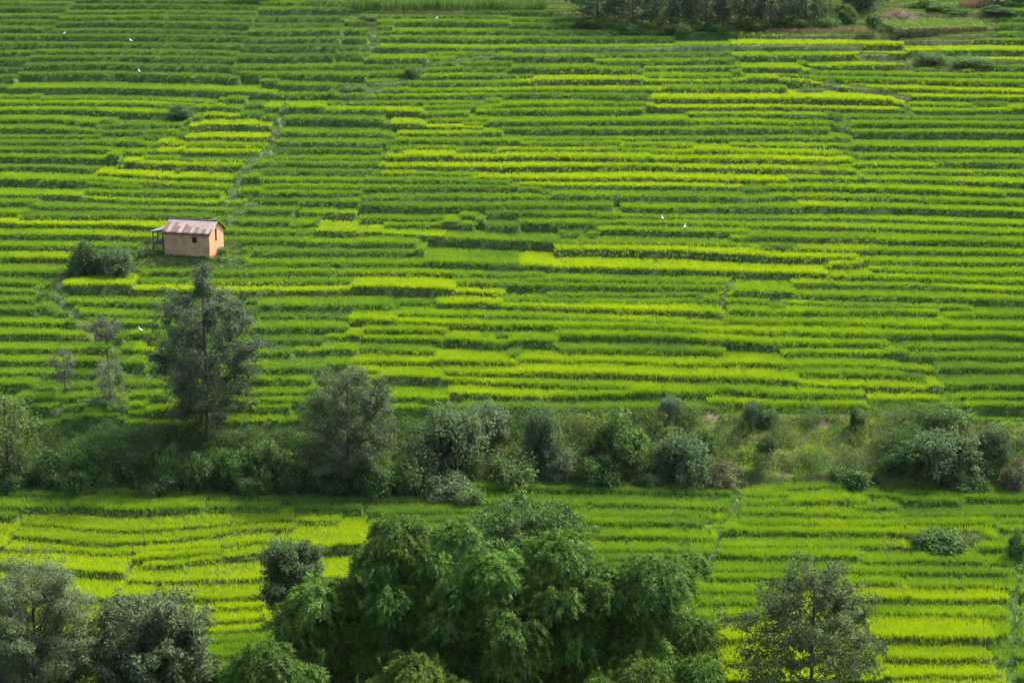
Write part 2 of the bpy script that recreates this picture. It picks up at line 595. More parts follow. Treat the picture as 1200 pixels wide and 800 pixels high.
def noise_mat(name, c1, c2, scale, rough=0.9, detail=5, bump=0.0, stretch=(1, 1, 1), c3=None):
    m, nt, out = newmat(name)
    N, Lk = nt.nodes, nt.links
    p = N.new('ShaderNodeBsdfPrincipled')
    p.inputs['Roughness'].default_value = rough
    p.inputs['Specular IOR Level'].default_value = 0.2
    tc = N.new('ShaderNodeTexCoord')
    mp = N.new('ShaderNodeMapping')
    mp.inputs['Scale'].default_value = stretch
    nz = N.new('ShaderNodeTexNoise')
    nz.inputs['Scale'].default_value = scale
    nz.inputs['Detail'].default_value = detail
    cr = N.new('ShaderNodeValToRGB')
    cr.color_ramp.elements[0].position = 0.35
    cr.color_ramp.elements[1].position = 0.65
    cr.color_ramp.elements[0].color = (*c1, 1)
    cr.color_ramp.elements[1].color = (*c2, 1)
    if c3:
        e = cr.color_ramp.elements.new(0.5)
        e.color = (*c3, 1)
    Lk.new(tc.outputs['Object'], mp.inputs['Vector'])
    Lk.new(mp.outputs[0], nz.inputs['Vector'])
    Lk.new(nz.outputs['Fac'], cr.inputs['Fac'])
    Lk.new(cr.outputs['Color'], p.inputs['Base Color'])
    if bump > 0:
        bp = N.new('ShaderNodeBump')
        bp.inputs['Strength'].default_value = bump
        bp.inputs['Distance'].default_value = 0.03
        Lk.new(nz.outputs['Fac'], bp.inputs['Height'])
        Lk.new(bp.outputs[0], p.inputs['Normal'])
    Lk.new(p.outputs[0], out.inputs['Surface'])
    return m


M_rice = foliage_mat('rice_leaf', 0.27, 0.0)
M_grass = foliage_mat('grass_leaf', 0.38, 0.0)
M_leaf = foliage_mat('tree_leaf', 0.36, 0.008, 0.55)
M_bamboo = foliage_mat('bamboo_leaf', 0.30, 0.006, 0.5)
M_bark = noise_mat('bark', (0.040, 0.034, 0.030), (0.10, 0.088, 0.075), 3.0, 0.95, stretch=(6, 6, 1), bump=0.4)
M_culm = noise_mat('bamboo_culm', (0.08, 0.11, 0.03), (0.16, 0.18, 0.06), 2.0, 0.5, stretch=(1, 1, 4))
M_wood = noise_mat('weathered_wood', (0.035, 0.03, 0.026), (0.09, 0.08, 0.07), 5.0, 0.9, stretch=(4, 4, 1), bump=0.3)
M_dark = noise_mat('dark_interior', (0.012, 0.011, 0.010), (0.022, 0.02, 0.018), 4.0, 0.9)

# ground: soil and turf, patches by real place (stored per vertex) broken up by noise
mg, nt, out = newmat('ground_soil')
N, Lk = nt.nodes, nt.links
pb = N.new('ShaderNodeBsdfPrincipled')
pb.inputs['Roughness'].default_value = 0.95
pb.inputs['Specular IOR Level'].default_value = 0.1
a_ = N.new('ShaderNodeAttribute')
a_.attribute_name = 'col'
tc = N.new('ShaderNodeTexCoord')
nz = N.new('ShaderNodeTexNoise')
nz.inputs['Scale'].default_value = 1.4
nz.inputs['Detail'].default_value = 8
nz.inputs['Roughness'].default_value = 0.65
hs = N.new('ShaderNodeHueSaturation')
mr = N.new('ShaderNodeMapRange')
mr.inputs['From Min'].default_value = 0.3
mr.inputs['From Max'].default_value = 0.7
mr.inputs['To Min'].default_value = 0.6
mr.inputs['To Max'].default_value = 1.4
Lk.new(tc.outputs['Object'], nz.inputs['Vector'])
Lk.new(nz.outputs['Fac'], mr.inputs['Value'])
Lk.new(mr.outputs[0], hs.inputs['Value'])
Lk.new(a_.outputs['Color'], hs.inputs['Color'])
Lk.new(hs.outputs['Color'], pb.inputs['Base Color'])
Lk.new(pb.outputs[0], out.inputs['Surface'])
M_ground = mg

# ------------------------------------------------------------------ zones on the ground, in photo pixels of the ground point
LINES = [  # gullies and paths: points, half width px, kind
    ([(335, 126), (322, 160), (318, 176), (292, 196), (280, 215), (272, 234)], 5, 'gully'),
    ([(300, 240), (284, 246), (268, 262)], 5, 'gully'),
    ([(84, 318), (62, 345), (82, 366), (104, 388), (122, 398)], 6, 'gully'),
    ([(872, 560), (864, 592), (846, 622), (838, 652), (812, 690)], 3, 'path'),
    ([(585, 68), (560, 70), (530, 74), (500, 77), (486, 90), (470, 100), (440, 106), (400, 112)], 4, 'gully'),
    ([(400, 18), (437, 30), (440, 54), (430, 60)], 5, 'gully'),
    ([(610, 61), (760, 60), (900, 58), (1010, 60)], 1.3, 'path'),
    ([(1010, 68), (1060, 72), (1120, 74)], 5, 'gully'),
    ([(860, 330), (845, 352), (850, 372)], 3, 'gully'),
    ([(970, 100), (1020, 108), (1065, 120)], 4, 'gully'),
    ([(110, 470), (70, 480), (40, 500)], 3, 'gully'),
    ([(395, 445), (440, 470), (450, 500)], 10, 'gully'),
    ([(1195, 660), (1190, 720), (1185, 800)], 6, 'gully'),
    ([(520, 574), (440, 580), (390, 582)], 6, 'gully'),
]
ELL = [  # cx, cy, rx, ry
    (120, 312, 48, 14), (213, 131, 22, 7), (1103, 632, 42, 9), (1120, 78, 60, 6), (232, 306, 62, 12),
    (470, 560, 70, 22),
]
POLYS = [  # ground of the wood, the maize and the garden beyond the terraces
    [(385, -40), (385, 12), (440, 18), (560, 18), (640, 17), (760, 33), (800, 42), (880, 44), (1000, 46), (1050, 52), (1130, 52), (1170, 46), (1175, -40)],
]


def seg_dist(u, v, pts):
    d = np.full(u.shape, 1e9)
    for (a, b) in zip(pts[:-1], pts[1:]):
        ax, ay = a
        bx, by = b
        t = np.clip(((u - ax) * (bx - ax) + (v - ay) * (by - ay)) / ((bx - ax) ** 2 + (by - ay) ** 2), 0, 1)
        d = np.minimum(d, np.hypot(u - ax - t * (bx - ax), v - ay - t * (by - ay)))
    return d


def in_poly(u, v, poly):
    ins = np.zeros(u.shape, bool)
    n = len(poly)
    for i in range(n):
        x1, y1 = poly[i]
        x2, y2 = poly[(i + 1) % n]
        c = ((y1 > v) != (y2 > v)) & (u < (x2 - x1) * (v - y1) / (y2 - y1 + 1e-9) + x1)
        ins ^= c
    return ins


def zones(x, y):
    """(no rice, bare/weedy line, weed patch) at ground points"""
    u, v = project(x, y, z0(y))
    wob = 1 + 0.45 * noise2(x, y, 2.5, 21)
    line = np.zeros(u.shape, bool)
    soil = np.zeros(u.shape, bool)
    for pts, hw, kind in LINES:
        h = seg_dist(u, v, pts) < hw * wob
        line |= h
        if kind == 'soil':
            soil |= h
    patch = np.zeros(u.shape, bool)
    for (cx, cy_, rx, ry) in ELL:
        patch |= ((u - cx) / rx) ** 2 + ((v - cy_) / ry) ** 2 < wob ** 2
    patch |= np.maximum(np.abs(x - HX + 0.8) / 5.6, np.abs(y - HY - 0.3) / 3.6) < 1.3
    wood = np.zeros(u.shape, bool)
    for p in POLYS:
        wood |= in_poly(u, v, p)
    return line, patch, wood, soil, u, v


# ------------------------------------------------------------------ terrain sheet
gx = np.concatenate([[-4000, -2000, -1000, -600, -400, -300, -230, -180, -150, -138], np.arange(-128, 128.01, 0.5), [138, 150, 180, 230, 300, 400, 600, 1000, 2000, 4000]])
gy = np.concatenate([[-2800, -1500, -700, -300, -120, -60, -30, -12, -5, 0, 5, 12, 30, 60, 80, 100, 118, 130, 140, 150, 160, 166, 172], np.arange(176, 448, 0.32), [450, 455, 462, 470, 480, 495, 515, 545, 600, 700, 850, 1100, 1500, 2200, 3200, 4800]])
GX, GY = np.meshgrid(gx, gy)
fx, fy = GX.ravel(), GY.ravel()
fz = ground(fx, fy)
far = np.clip((np.abs(fx) - 130) / 300, 0, 1)
fz = fz + far * 14 * noise2(fx, fy, 170, 5)
line, patch, wood, soil, gu, gv = zones(fx, fy)
colg = np.tile(np.array([[0.034, 0.058, 0.015]]), (len(fx), 1))
nn = noise2(fx, fy, 3.0, 31)
bankm = (fy > BANK0 - 0.5) & (fy < bank1(fx))
colg[bankm] = np.array([0.075, 0.088, 0.024]) * (1 + 0.35 * nn[bankm, None])
colg[line] = np.array([0.062, 0.084, 0.030]) * (1 + 0.3 * nn[line, None])
colg[line & (gu > 1150) & (gv > 640)] = np.array([0.045, 0.08, 0.02])
colg[soil] = np.array([0.17, 0.12, 0.075])
colg[patch] = np.array([0.05, 0.072, 0.022])
colg[wood] = np.array([0.06, 0.07, 0.025])
for (cu, cv, rx, ry) in [(832, 488, 12, 5), (898, 492, 9, 4), (965, 496, 11, 5), (1040, 484, 12, 3.5), (722, 478, 22, 3)]:
    m_ = ((gu - cu) / rx) ** 2 + ((gv - cv) / ry) ** 2 < (1 + 0.5 * noise2(fx, fy, 1.2, 8)) ** 2
    colg[m_] = np.array([0.135, 0.098, 0.066])
ny_, nx_ = GX.shape
ii = np.arange(ny_ - 1)[:, None] * nx_ + np.arange(nx_ - 1)[None, :]
quads = np.stack([ii, ii + 1, ii + nx_ + 1, ii + nx_], axis=-1).reshape(-1)
terrain = link('terrain', build_mesh('terrain', np.stack([fx, fy, fz], 1), quads, 4, colg, smooth=False), M_ground)
tag(terrain, 'terraced green hillside rising from the valley bottom', 'hillside', kind='structure')


# ------------------------------------------------------------------ rice
def in_frame(x, y, margin=110):
    u, v = project(x, y, z0(y))
    return (u > -margin) & (u < 1200 + margin) & (v < 960) & (v > -25)


def scatter(y0_, y1_, sp):
    hw = 0.285 * y1_ + 6
    X, Y = np.meshgrid(np.arange(-hw, hw, sp), np.arange(y0_, y1_, sp))
    X = X.ravel() + rng.uniform(-0.5, 0.5, X.size) * sp
    Y = Y.ravel() + rng.uniform(-0.5, 0.5, Y.size) * sp
    m = in_frame(X, Y) & (np.abs(X) < NX1 - 2)
    return X[m], Y[m]


RAMP_B = np.array([0.0, 0.3, 0.5, 0.7, 0.85, 1.0])
RAMP_C = np.array([[0.068, 0.128, 0.030], [0.098, 0.184, 0.029], [0.134, 0.236, 0.026], [0.176, 0.286, 0.020], [0.222, 0.332, 0.015], [0.268, 0.376, 0.012]])


def ramp(b):
    return np.stack([np.interp(b, RAMP_B, RAMP_C[:, i]) for i in range(3)], 1)


def tufts(X, Y, Z, H, nb, width, lean, col, spread=0.09, cvar=0.16, arch=0.06):
    """nb diamond blades per tuft"""
    n = len(X)
    P = np.repeat(np.stack([X, Y, Z], 1), nb, 0)
    a = rng.uniform(0, 2 * np.pi, n * nb)
    P[:, 0] += np.cos(a) * spread * rng.uniform(0, 1, n * nb)
    P[:, 1] += np.sin(a) * spread * rng.uniform(0, 1, n * nb)
    a2 = a + rng.normal(0, 0.6, n * nb)
    l = np.abs(rng.normal(lean, lean * 0.5, n * nb))
    D = np.stack([np.cos(a2) * np.sin(l), np.sin(a2) * np.sin(l), np.cos(l)], 1)
    L = np.repeat(H, nb) * rng.uniform(0.75, 1.12, n * nb)
    V = leaf_arrays(P, D, L, width, droop=arch)
    C = np.repeat(col, nb, 0) * (1 + rng.normal(0, cvar, (n * nb, 1)))
    return V, np.clip(C, 0.004, 1)


RV, RC = [], []
for (ya, yb, sp, nb, wd) in [(178, 246, 0.25, 5, 0.062), (246, 275, 0.27, 5, 0.068), (275, 320, 0.31, 5, 0.08), (320, 380, 0.36, 5, 0.10), (380, 446, 0.42, 5, 0.12)]:
    X, Y = scatter(ya, yb, sp)
    Z, c, k, lev, db, df, ok, bank = ground(X, Y, True)
    line, patch, wood, soil, u, v = zones(X, Y)
    e = EI[c, k]
    side = (EI[np.clip(c - 1, 0, len(XC) - 1), k] != e) | (EI[np.clip(c + 1, 0, len(XC) - 1), k] != e)
    m = ok & (df > -0.02) & (db > 0.03) & ~line & ~patch & ~wood & ~(side & (rng.random(len(X)) < 0.35))
    # bank reaches further up on the left and lower on the right
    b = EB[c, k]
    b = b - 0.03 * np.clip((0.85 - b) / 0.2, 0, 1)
    e_ = e
    X, Y, Z, b, e_, df, db, u, v = [q[m] for q in (X, Y, Z, b, e_, df, db, u, v)]
    hgt = 0.50 + 0.38 * np.modf(np.abs(np.sin(e_ * 3.77) * 917.3))[0]
    tall = np.exp(-(((u - 760) / 380) ** 2 + ((v - 425) / 60) ** 2))
    hgt = hgt + 0.30 * tall + 0.05 * noise2(X, Y, 1.6, 41)
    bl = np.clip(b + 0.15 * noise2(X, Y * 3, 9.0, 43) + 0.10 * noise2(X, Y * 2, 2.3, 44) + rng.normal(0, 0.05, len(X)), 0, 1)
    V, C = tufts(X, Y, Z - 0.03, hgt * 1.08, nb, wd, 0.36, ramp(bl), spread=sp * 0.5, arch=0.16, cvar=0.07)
    RV.append(V)
    RC.append(C)
    fr = df < 1.1                      # the outer rows of a paddy grow thickest
    V, C = tufts(X[fr], Y[fr], Z[fr] - 0.03, hgt[fr] * 0.98, 8, wd, 0.22, ramp(bl[fr]), spread=sp * 0.5, arch=0.10, cvar=0.07)
    RV.append(V)
    RC.append(C)
RV = np.concatenate(RV)
RC = np.concatenate(RC)
print('rice blades', len(RC))
rice = link('rice_crop', build_mesh('rice_crop', RV, np.arange(len(RV), dtype=np.int32), 4, RC), M_rice)
tag(rice, 'dense young rice filling every terrace from deep to yellow green', 'rice', kind='stuff')
del RV, RC

# ------------------------------------------------------------------ grass on risers, gullies, bank, house mound
GV, GC = [], []


def add_grass(X, Y, Z, H, nb, wd, lean, col, spread=0.12, cvar=0.2):
    V, C = tufts(X, Y, Z, H, nb, wd, lean, col, spread, cvar)
    GV.append(V)
    GC.append(C)


# risers
for c in range(0, len(XC)):
    n = EN[c] - 2
    if n <= 0:
        continue
    ys = EY[c, 1:1 + n]
    m = rng.random(n) < 0.9
    if c == 0:
        rx_, ry_ = [], []
    rx_.append(np.full(m.sum(), XC[c]))
    ry_.append(ys[m])
rX = np.concatenate(rx_)
rY = np.concatenate(ry_)
rX = np.repeat(rX, 4) + rng.uniform(-0.25, 0.25, 4 * len(rX))
rY = np.repeat(rY, 4) - rng.uniform(-0.05, 0.42, 4 * len(rY))
m = in_frame(rX, rY)
rX, rY = rX[m], rY[m]
rZ, c, k, lev, db, df, ok, bank = ground(rX, rY, True)
line, patch, wood, soil, u, v = zones(rX, rY)
m = (bank < 0.5) & ~wood & ~soil
rX, rY, rZ = rX[m], rY[m], rZ[m]
base = np.array([0.066, 0.125, 0.024])
cc = base * (1 + 0.35 * noise2(rX, rY, 4, 51)[:, None])
dry = (noise2(rX, rY, 9, 52) > 0.45)
cc[dry] = cc[dry] * np.array([1.5, 1.15, 1.2])
add_grass(rX, rY, rZ - 0.02, 0.26 + 0.14 * rng.random(len(rX)), 4, 0.09, 0.45, cc, 0.2)
# weeds in gullies, patches
X, Y = scatter(178, 446, 0.42)
Z, c, k, lev, db, df, ok, bank = ground(X, Y, True)
line, patch, wood, soil, u, v = zones(X, Y)
m = (line & ~soil & (rng.random(len(X)) < 0.9)) | (wood & (rng.random(len(X)) < 0.8)) | patch
X, Y, Z, wd_, u, v, lm = X[m], Y[m], Z[m], wood[m], u[m], v[m], line[m]
cc = np.where(lm[:, None], np.array([[0.082, 0.13, 0.040]]), np.array([[0.072, 0.125, 0.022]]))
cc = np.where(((u > 1150) & (v > 640))[:, None], np.array([[0.062, 0.125, 0.020]]), cc)
cc = np.where(wd_[:, None], np.array([[0.07, 0.125, 0.025]]), cc)
cc = cc * (1 + 0.35 * noise2(X, Y, 2.5, 61)[:, None])
add_grass(X, Y, Z - 0.02, (0.35 + 0.25 * rng.random(len(X))) * np.where(wd_, 1.3, 1.0), 5, 0.10, 0.5, cc, 0.22)
# bank
X, Y = scatter(BANK0 - 1.0, y_at(482) + 0.3, 0.26)
Z, c, k, lev, db, df, ok, bank = ground(X, Y, True)
u, v = project(X, Y, z0(Y))
bare = np.zeros(len(X), bool)
for (cu, cv, rx, ry) in [(832, 488, 12, 5), (898, 492, 9, 4), (965, 496, 11, 5), (1040, 484, 12, 3.5), (722, 478, 22, 3)]:
    bare |= ((u - cu) / rx) ** 2 + ((v - cv) / ry) ** 2 < 1
m = (bank > 0.3) & ~bare & (noise2(X, Y, 1.4, 70) > -0.75)
X, Y, Z, u = X[m], Y[m], Z[m], u[m]
tone = noise2(X, Y, 3.2, 71) * 0.6 + noise2(X, Y, 1.1, 72) * 0.4
c_y = np.array([0.145, 0.225, 0.030])
c_g = np.array([0.068, 0.150, 0.026])
t = np.clip(0.45 + 1.5 * tone, 0, 1) * np.clip((u - 350) / 450, 0.15, 1)
cc = c_g * (1 - t[:, None]) + c_y * t[:, None]
hh = 0.22 + 0.55 * np.clip(noise2(X, Y, 1.8, 73), 0, 1) + 0.1 * rng.random(len(X))
add_grass(X, Y, Z - 0.03, hh, 5, 0.075, 0.55, cc, 0.16)
GVa = np.concatenate(GV)
GCa = np.concatenate(GC)
print('grass blades', len(GCa))
grass = link('wild_grass', build_mesh('wild_grass', GVa, np.arange(len(GVa), dtype=np.int32), 4, GCa), M_grass)
tag(grass, 'wild grass on the terrace banks, gullies and the scrubby slope', 'grass', kind='stuff')
del GVa, GCa, GV, GC


# ------------------------------------------------------------------ foliage builders
def cluster_leaves(centers, rad, n, length, width, col, droop=0.15, flat=0.75, out_from=None, cvar=0.22, kvar=0.18, down=0.0, ctr=None):
    """leaves scattered round cluster centres -> verts, colours"""
    m = len(centers)
    rad = np.broadcast_to(np.asarray(rad, float), (m,))
    C = np.repeat(centers, n, 0)
    d = rng.normal(size=(m * n, 3))
    d = unit(d) * (rng.random((m * n, 1)) ** 0.45)
    d[:, 2] *= flat
    off = d * np.repeat(rad, n)[:, None]
    P = C + off
    D = unit(off) * 0.8 + rng.normal(size=P.shape) * 0.6
    if out_from is not None:
        D += unit(P - np.asarray(out_from)) * 0.5
    D[:, 2] -= down
    L = length * rng.uniform(0.7, 1.25, len(P))
    NN = unit(off) + np.array([0, 0, 0.5]) + rng.normal(0, 0.45, P.shape)
    if ctr is not None:
        NN = NN + 0.9 * unit(P - ctr)
    V = leaf_arrays(P, D, L, width * rng.uniform(0.8, 1.2, len(P)), droop=droop, roll=NN)
    kc = np.repeat(1 + rng.normal(0, kvar, (m, 1)), n, 0)
    K = np.asarray(col)[None, :] * kc * (1 + rng.normal(0, cvar, (len(P), 1)))
    K[:, 0] *= 1 + rng.normal(0, 0.10, len(P))
    return V, np.clip(K, 0.003, 1)


def leaf_mesh(name, parts):
    V = np.concatenate([p[0] for p in parts])
    C = np.concatenate([p[1] for p in parts])
    return build_mesh(name, V, np.arange(len(V), dtype=np.int32), 4, C)


def curve_pts(p0, d0, length, n, bend=(0, 0, 0.3), jit=0.08):
    pts = [np.asarray(p0, float)]
    d = unit(np.asarray(d0, float))
    for i in range(n):
        d = unit(d + np.asarray(bend) / n + rng.normal(size=3) * jit)
        pts.append(pts[-1] + d * length / n)
    return np.array(pts)


def make_tree(name, label, cat, loc, H, prof, t0=0.15, nbr=60, elev=(0.15, 0.6), leaf=(0.3, 0.13), ncl=5, nl=26, crad=0.55, col=(0.05, 0.08, 0.03),
              r0=0.28, lean=(0, 0), group=None, mat=None, droop=0.15, bend=0.25, sub=2, flat=0.7, gaps=0.25, side=0.0, fork=None, trunk_mat=None, yfl=1.0, topcl=0):
    """trunk with limbs, and a crown of leaf clusters carried on the limbs; prof: [(height fraction, crown radius m)]"""
    root = empty(name, loc, label, cat, group)
    tb = Tubes(7)
    nT = 14
    tt = np.linspace(0, 1, nT)
    tp = np.stack([lean[0] * tt ** 1.5 + 0.12 * vnoise(tt * H, hash01(loc[0]) * 90, 3.0), lean[1] * tt ** 1.5 + 0.12 * vnoise(tt * H, 7 + hash01(loc[1]) * 90, 3.0), tt * H * 0.97], 1)
    tp[0] = (0, 0, -0.4)
    tr = r0 * (1 - 0.93 * tt) ** 0.9 + 0.015
    tb.add(tp, tr)
    pt, pr = np.array([p[0] for p in prof]), np.array([p[1] for p in prof])
    cents, crs = [], []
    az = rng.random() * 6.28
    ncl0, rmean = ncl, 1.28 * np.interp(np.linspace(t0, .98, 30), pt, pr).mean()
    for i in range(nbr):
        t = t0 + (0.98 - t0) * (i + rng.random() * 0.8) / nbr
        az += 2.4 + rng.normal(0, 0.35)
        rr = 1.28 * np.interp(t, pt, pr) * (1 - gaps * rng.random()) * (1 + side * math.cos(az))
        ncl = int(max(2, min(ncl0 + 3, round(ncl0 * rr / rmean))))
        base = np.array([np.interp(t, tt, tp[:, j]) for j in range(3)])
        el = elev[0] + (elev[1] - elev[0]) * rng.random() + 0.5 * max(0, t - 0.75)
        # the limb leaves the trunk lower than where its leaves are
        base[2] -= rr * math.tan(el) * 0.55
        base[2] = max(base[2], 0.08 * H)
        t_b = base[2] / (0.97 * H)
        base[0] = np.interp(t_b, tt, tp[:, 0])
        base[1] = np.interp(t_b, tt, tp[:, 1])
        d = np.array([math.cos(az) * math.cos(el), math.sin(az) * math.cos(el) * yfl, math.sin(el)])
        ln = rr / max(math.cos(el), 0.35)
        bp = curve_pts(base, d, ln, 6, (0, 0, bend), 0.07)
        br = np.interp(t_b, tt, tr) * 0.27
        tb.add(bp, np.linspace(br, 0.012, len(bp)))
        for q in range(ncl):
            f = 0.35 + 0.65 * ((q + rng.random()) / ncl) ** 0.75
            p = np.array([np.interp(f * 6, np.arange(7), bp[:, j]) for j in range(3)])
            cents.append(p + rng.normal(size=3) * crad * 0.4)
            crs.append(crad * rng.uniform(0.6, 1.25))
        for s in range(sub if rr > 0.55 * rmean else 0):
            f = rng.uniform(0.35, 0.8)
            p = np.array([np.interp(f * 6, np.arange(7), bp[:, j]) for j in range(3)])
            d2 = d + rng.normal(size=3) * 0.7
            sp_ = curve_pts(p, d2, ln * 0.4, 3, (0, 0, bend), 0.1)
            tb.add(sp_, np.linspace(br * 0.45, 0.008, len(sp_)))
            for q in (1, 2, 3):
                cents.append(sp_[q] + rng.normal(size=3) * crad * 0.25)
                crs.append(crad * rng.uniform(0.6, 1.1))
    for q in range(topcl):
        cents.append(tp[-1] + np.array([rng.normal(0, .5), rng.normal(0, .5), rng.uniform(-1.2, .3)]))
        crs.append(crad)
    tm = tb.mesh('trunk')
    link('trunk', tm, trunk_mat or M_bark, root)
    V, C = cluster_leaves(np.array(cents), np.array(crs), nl, leaf[0], leaf[1], col, droop, flat, ctr=np.array([lean[0] * .5, lean[1] * .5, H * 0.55]))
    link('crown', build_mesh('crown', V, np.arange(len(V), dtype=np.int32), 4, C), mat or M_leaf, root)
    return root


# ------------------------------------------------------------------ shrubs: unit kinds, radius 1, height 1
SHRUB = {}


def shrub_kind(key, ncl, nl, crad, leaf, col, squash=1.0, spiky=0.0, droop=0.15, cols2=None, core=0.25):
    cents, crs = [], []
    tb = Tubes(5)
    nd = int(rng.integers(5, 8))
    domes = []
    for q in range(nd):
        a = q / nd * 6.28 + rng.normal(0, .4)
        d_ = rng.uniform(0.30, 0.62)
        domes.append((math.cos(a) * d_, math.sin(a) * d_, rng.uniform(0.36, 0.52), rng.uniform(0.45, 0.95)))
    domes.append((rng.normal(0, .15), rng.normal(0, .15), 0.5, 1.0))
    for i in range(ncl):
        dx_, dy_, dr_, dh_ = domes[i % len(domes)]
        a = rng.random() * 6.28
        h = rng.random() ** 0.75
        r = math.sqrt(max(0.0, 1 - (h * 0.93) ** 2)) * rng.uniform(0.6, 1.08) if i > ncl * core else rng.random() * 0.6
        p = np.array([dx_ + math.cos(a) * r * dr_, dy_ + math.sin(a) * r * dr_, 0.05 + h * 0.9 * dh_ * squash + spiky * rng.random() ** 3])
        cents.append(p)
        crs.append(crad * rng.uniform(0.6, 1.3))
        if i % 6 == 0:
            b = np.array([rng.normal(0, .12), rng.normal(0, .12), -0.12])
            mid = (b + p) * 0.5 + np.array([0, 0, 0.12])
            tb.add([b, mid, p], [0.022, 0.014, 0.005])
    V, C = cluster_leaves(np.array(cents), np.array(crs), nl, leaf[0], leaf[1], col, droop, 0.8, kvar=0.25, ctr=np.array([0, 0, 0.25]))
    if cols2 is not None:
        m = rng.random(len(C)) < cols2[1]
        C[m] = np.array(cols2[0]) * (1 + rng.normal(0, .2, (m.sum(), 1)))
    fm = build_mesh('foliage', V, np.arange(len(V), dtype=np.int32), 4, np.clip(C, .003, 1))
    fm.materials.append(M_leaf)
    sm = tb.mesh('stems')
    sm.materials.append(M_bark)
    SHRUB[key] = (fm, sm)


shrub_kind('dark', 220, 42, 0.17, (0.095, 0.038), (0.044, 0.086, 0.024))
shrub_kind('dark2', 210, 38, 0.17, (0.11, 0.044), (0.052, 0.104, 0.024))
shrub_kind('grey', 230, 42, 0.15, (0.085, 0.032), (0.066, 0.108, 0.042))
shrub_kind('silver', 190, 34, 0.16, (0.092, 0.034), (0.088, 0.132, 0.060))
shrub_kind('light', 180, 32, 0.17, (0.115, 0.042), (0.070, 0.125, 0.028))
shrub_kind('weedy', 110, 22, 0.20, (0.16, 0.045), (0.065, 0.115, 0.030), spiky=0.35)
shrub_kind('brown', 180, 32, 0.16, (0.092, 0.032), (0.090, 0.112, 0.048), cols2=((0.115, 0.098, 0.058), 0.3))
shrub_kind('dry', 120, 18, 0.2, (0.12, 0.025), (0.15, 0.115, 0.085), spiky=0.25)
shrub_kind('tips', 200, 34, 0.17, (0.14, 0.055), (0.050, 0.092, 0.025), cols2=((0.13, 0.17, 0.03), 0.14))

NS = [0]


def shrub(kind, u, v, w, h, label, group=None, name='shrub', cat='shrub', yfac=0.85):
    """a shrub whose foot is at photo pixel (u, v), w x h pixels large"""
    x, y, z = at(u, v)
    px = depth_of(y, z) / F_PX
    root = empty(name, (x, y, z - 0.05), label, cat, group, rz=hash01(u, v) * 6.28, scale=(w * px * 0.5, w * px * 0.5 * yfac, h * px))
    # lateral squeeze must not turn with the shrub
    root.scale = (w * px * 0.5, w * px * 0.5, h * px * (0.86 if h > 30 and v > 480 and v < 600 else 1.0))
    fm, sm = SHRUB[kind]
    link('foliage', fm, None, root)
    link('stems', sm, None, root)
    return root


G1 = 'shrubs of the dark hedge on the left of the bank'
shrub('dark', 58, 560, 62, 54, 'dark hedge shrub just right of the pale tree at the left edge', G1)
shrub('dark2', 104, 562, 58, 58, 'dark hedge shrub below the thin saplings, second from the left', G1)
shrub('dark', 150, 560, 64, 62, 'rounded dark shrub midway between left edge tree and tallest tree', G1)
shrub('light', 128, 570, 40, 36, 'bright leafy low plant poking out at the foot of the dark hedge', G1)
shrub('dark2', 193, 563, 56, 60, 'dark hedge shrub left of the tallest tree trunk', G1)
shrub('dark', 232, 569, 58, 56, 'dark shrub hiding the foot of the tallest tree', G1)
shrub('dark2', 276, 568, 62, 60, 'dark shrub just right of the tallest tree trunk', G1)
shrub('tips', 318, 562, 66, 74, 'tall hedge shrub with yellow green tips right of the tallest tree', G1)
shrub('dark', 345, 574, 50, 46, 'low dark shrub between yellow tipped shrub and broad grey tree', G1)
shrub('dark', 12, 572, 60, 40, 'low dark shrub at the very left edge under the pale tree', G1)
shrub('dark2', 85, 574, 66, 34, 'low dark front shrub at the left hedge foot above the oval paddy', G1)
shrub('dark', 180, 575, 66, 32, 'low dark front shrub at the hedge foot left of tallest tree', G1)
shrub('dark2', 300, 577, 60, 34, 'low dark front shrub at hedge foot below yellow tipped shrub', G1)
G2 = 'shrubs on the middle of the bank'
shrub('dark', 385, 576, 64, 50, 'dark shrub at the left foot of the broad grey tree', G2)
shrub('dark2', 438, 577, 74, 52, 'dark leafy shrub at the right foot of the broad grey tree', G2)
shrub('grey', 520, 550, 100, 84, 'largest grey green dome shaped shrub on the middle bank', G2)
shrub('silver', 574, 508, 72, 46, 'pale silvery shrub up against the lowest upper terrace', G2)
shrub('weedy', 484, 577, 62, 46, 'weedy dark green shrub below the largest dome shaped shrub', G2)
shrub('silver', 532, 580, 72, 30, 'low silvery shrub at the bank foot below the largest dome', G2)
shrub('grey', 640, 536, 58, 70, 'conical grey green shrub standing alone on the middle bank', G2)
shrub('weedy', 602, 566, 64, 42, 'loose weedy shrub at the bank foot left of the silvery pair', G2)
shrub('silver', 662, 556, 50, 44, 'silvery leaved shrub right below the conical grey shrub', G2)
shrub('light', 722, 542, 74, 66, 'leafy mid green shrub on the bank with a thin bare stem', G2)
shrub('dark2', 702, 564, 64, 44, 'dark green shrub at the foot of the bank below leafy shrub', G2)
shrub('dark', 762, 566, 52, 34, 'low dark shrub at the bank foot left of the big bushy mound', G2)
shrub('grey', 806, 556, 84, 62, 'big grey bushy mound with dark core at the middle right', G2)
shrub('brown', 850, 564, 62, 40, 'brownish red tinged shrub right beside the big bushy mound', G2)
shrub('silver', 786, 490, 40, 28, 'small silvery shrub below the rice edge, left of the pink soil', G2)
G3 = 'shrubs on the grassy right part of the bank'
shrub('grey', 884, 496, 34, 30, 'small grey shrub between the two left pink soil patches', G3)
shrub('grey', 903, 498, 22, 20, 'tiny grey shrub just right of the small grey shrub by pink soil', G3)
shrub('dark', 1005, 506, 24, 28, 'small dark round bush alone on the grassy bank', G3)
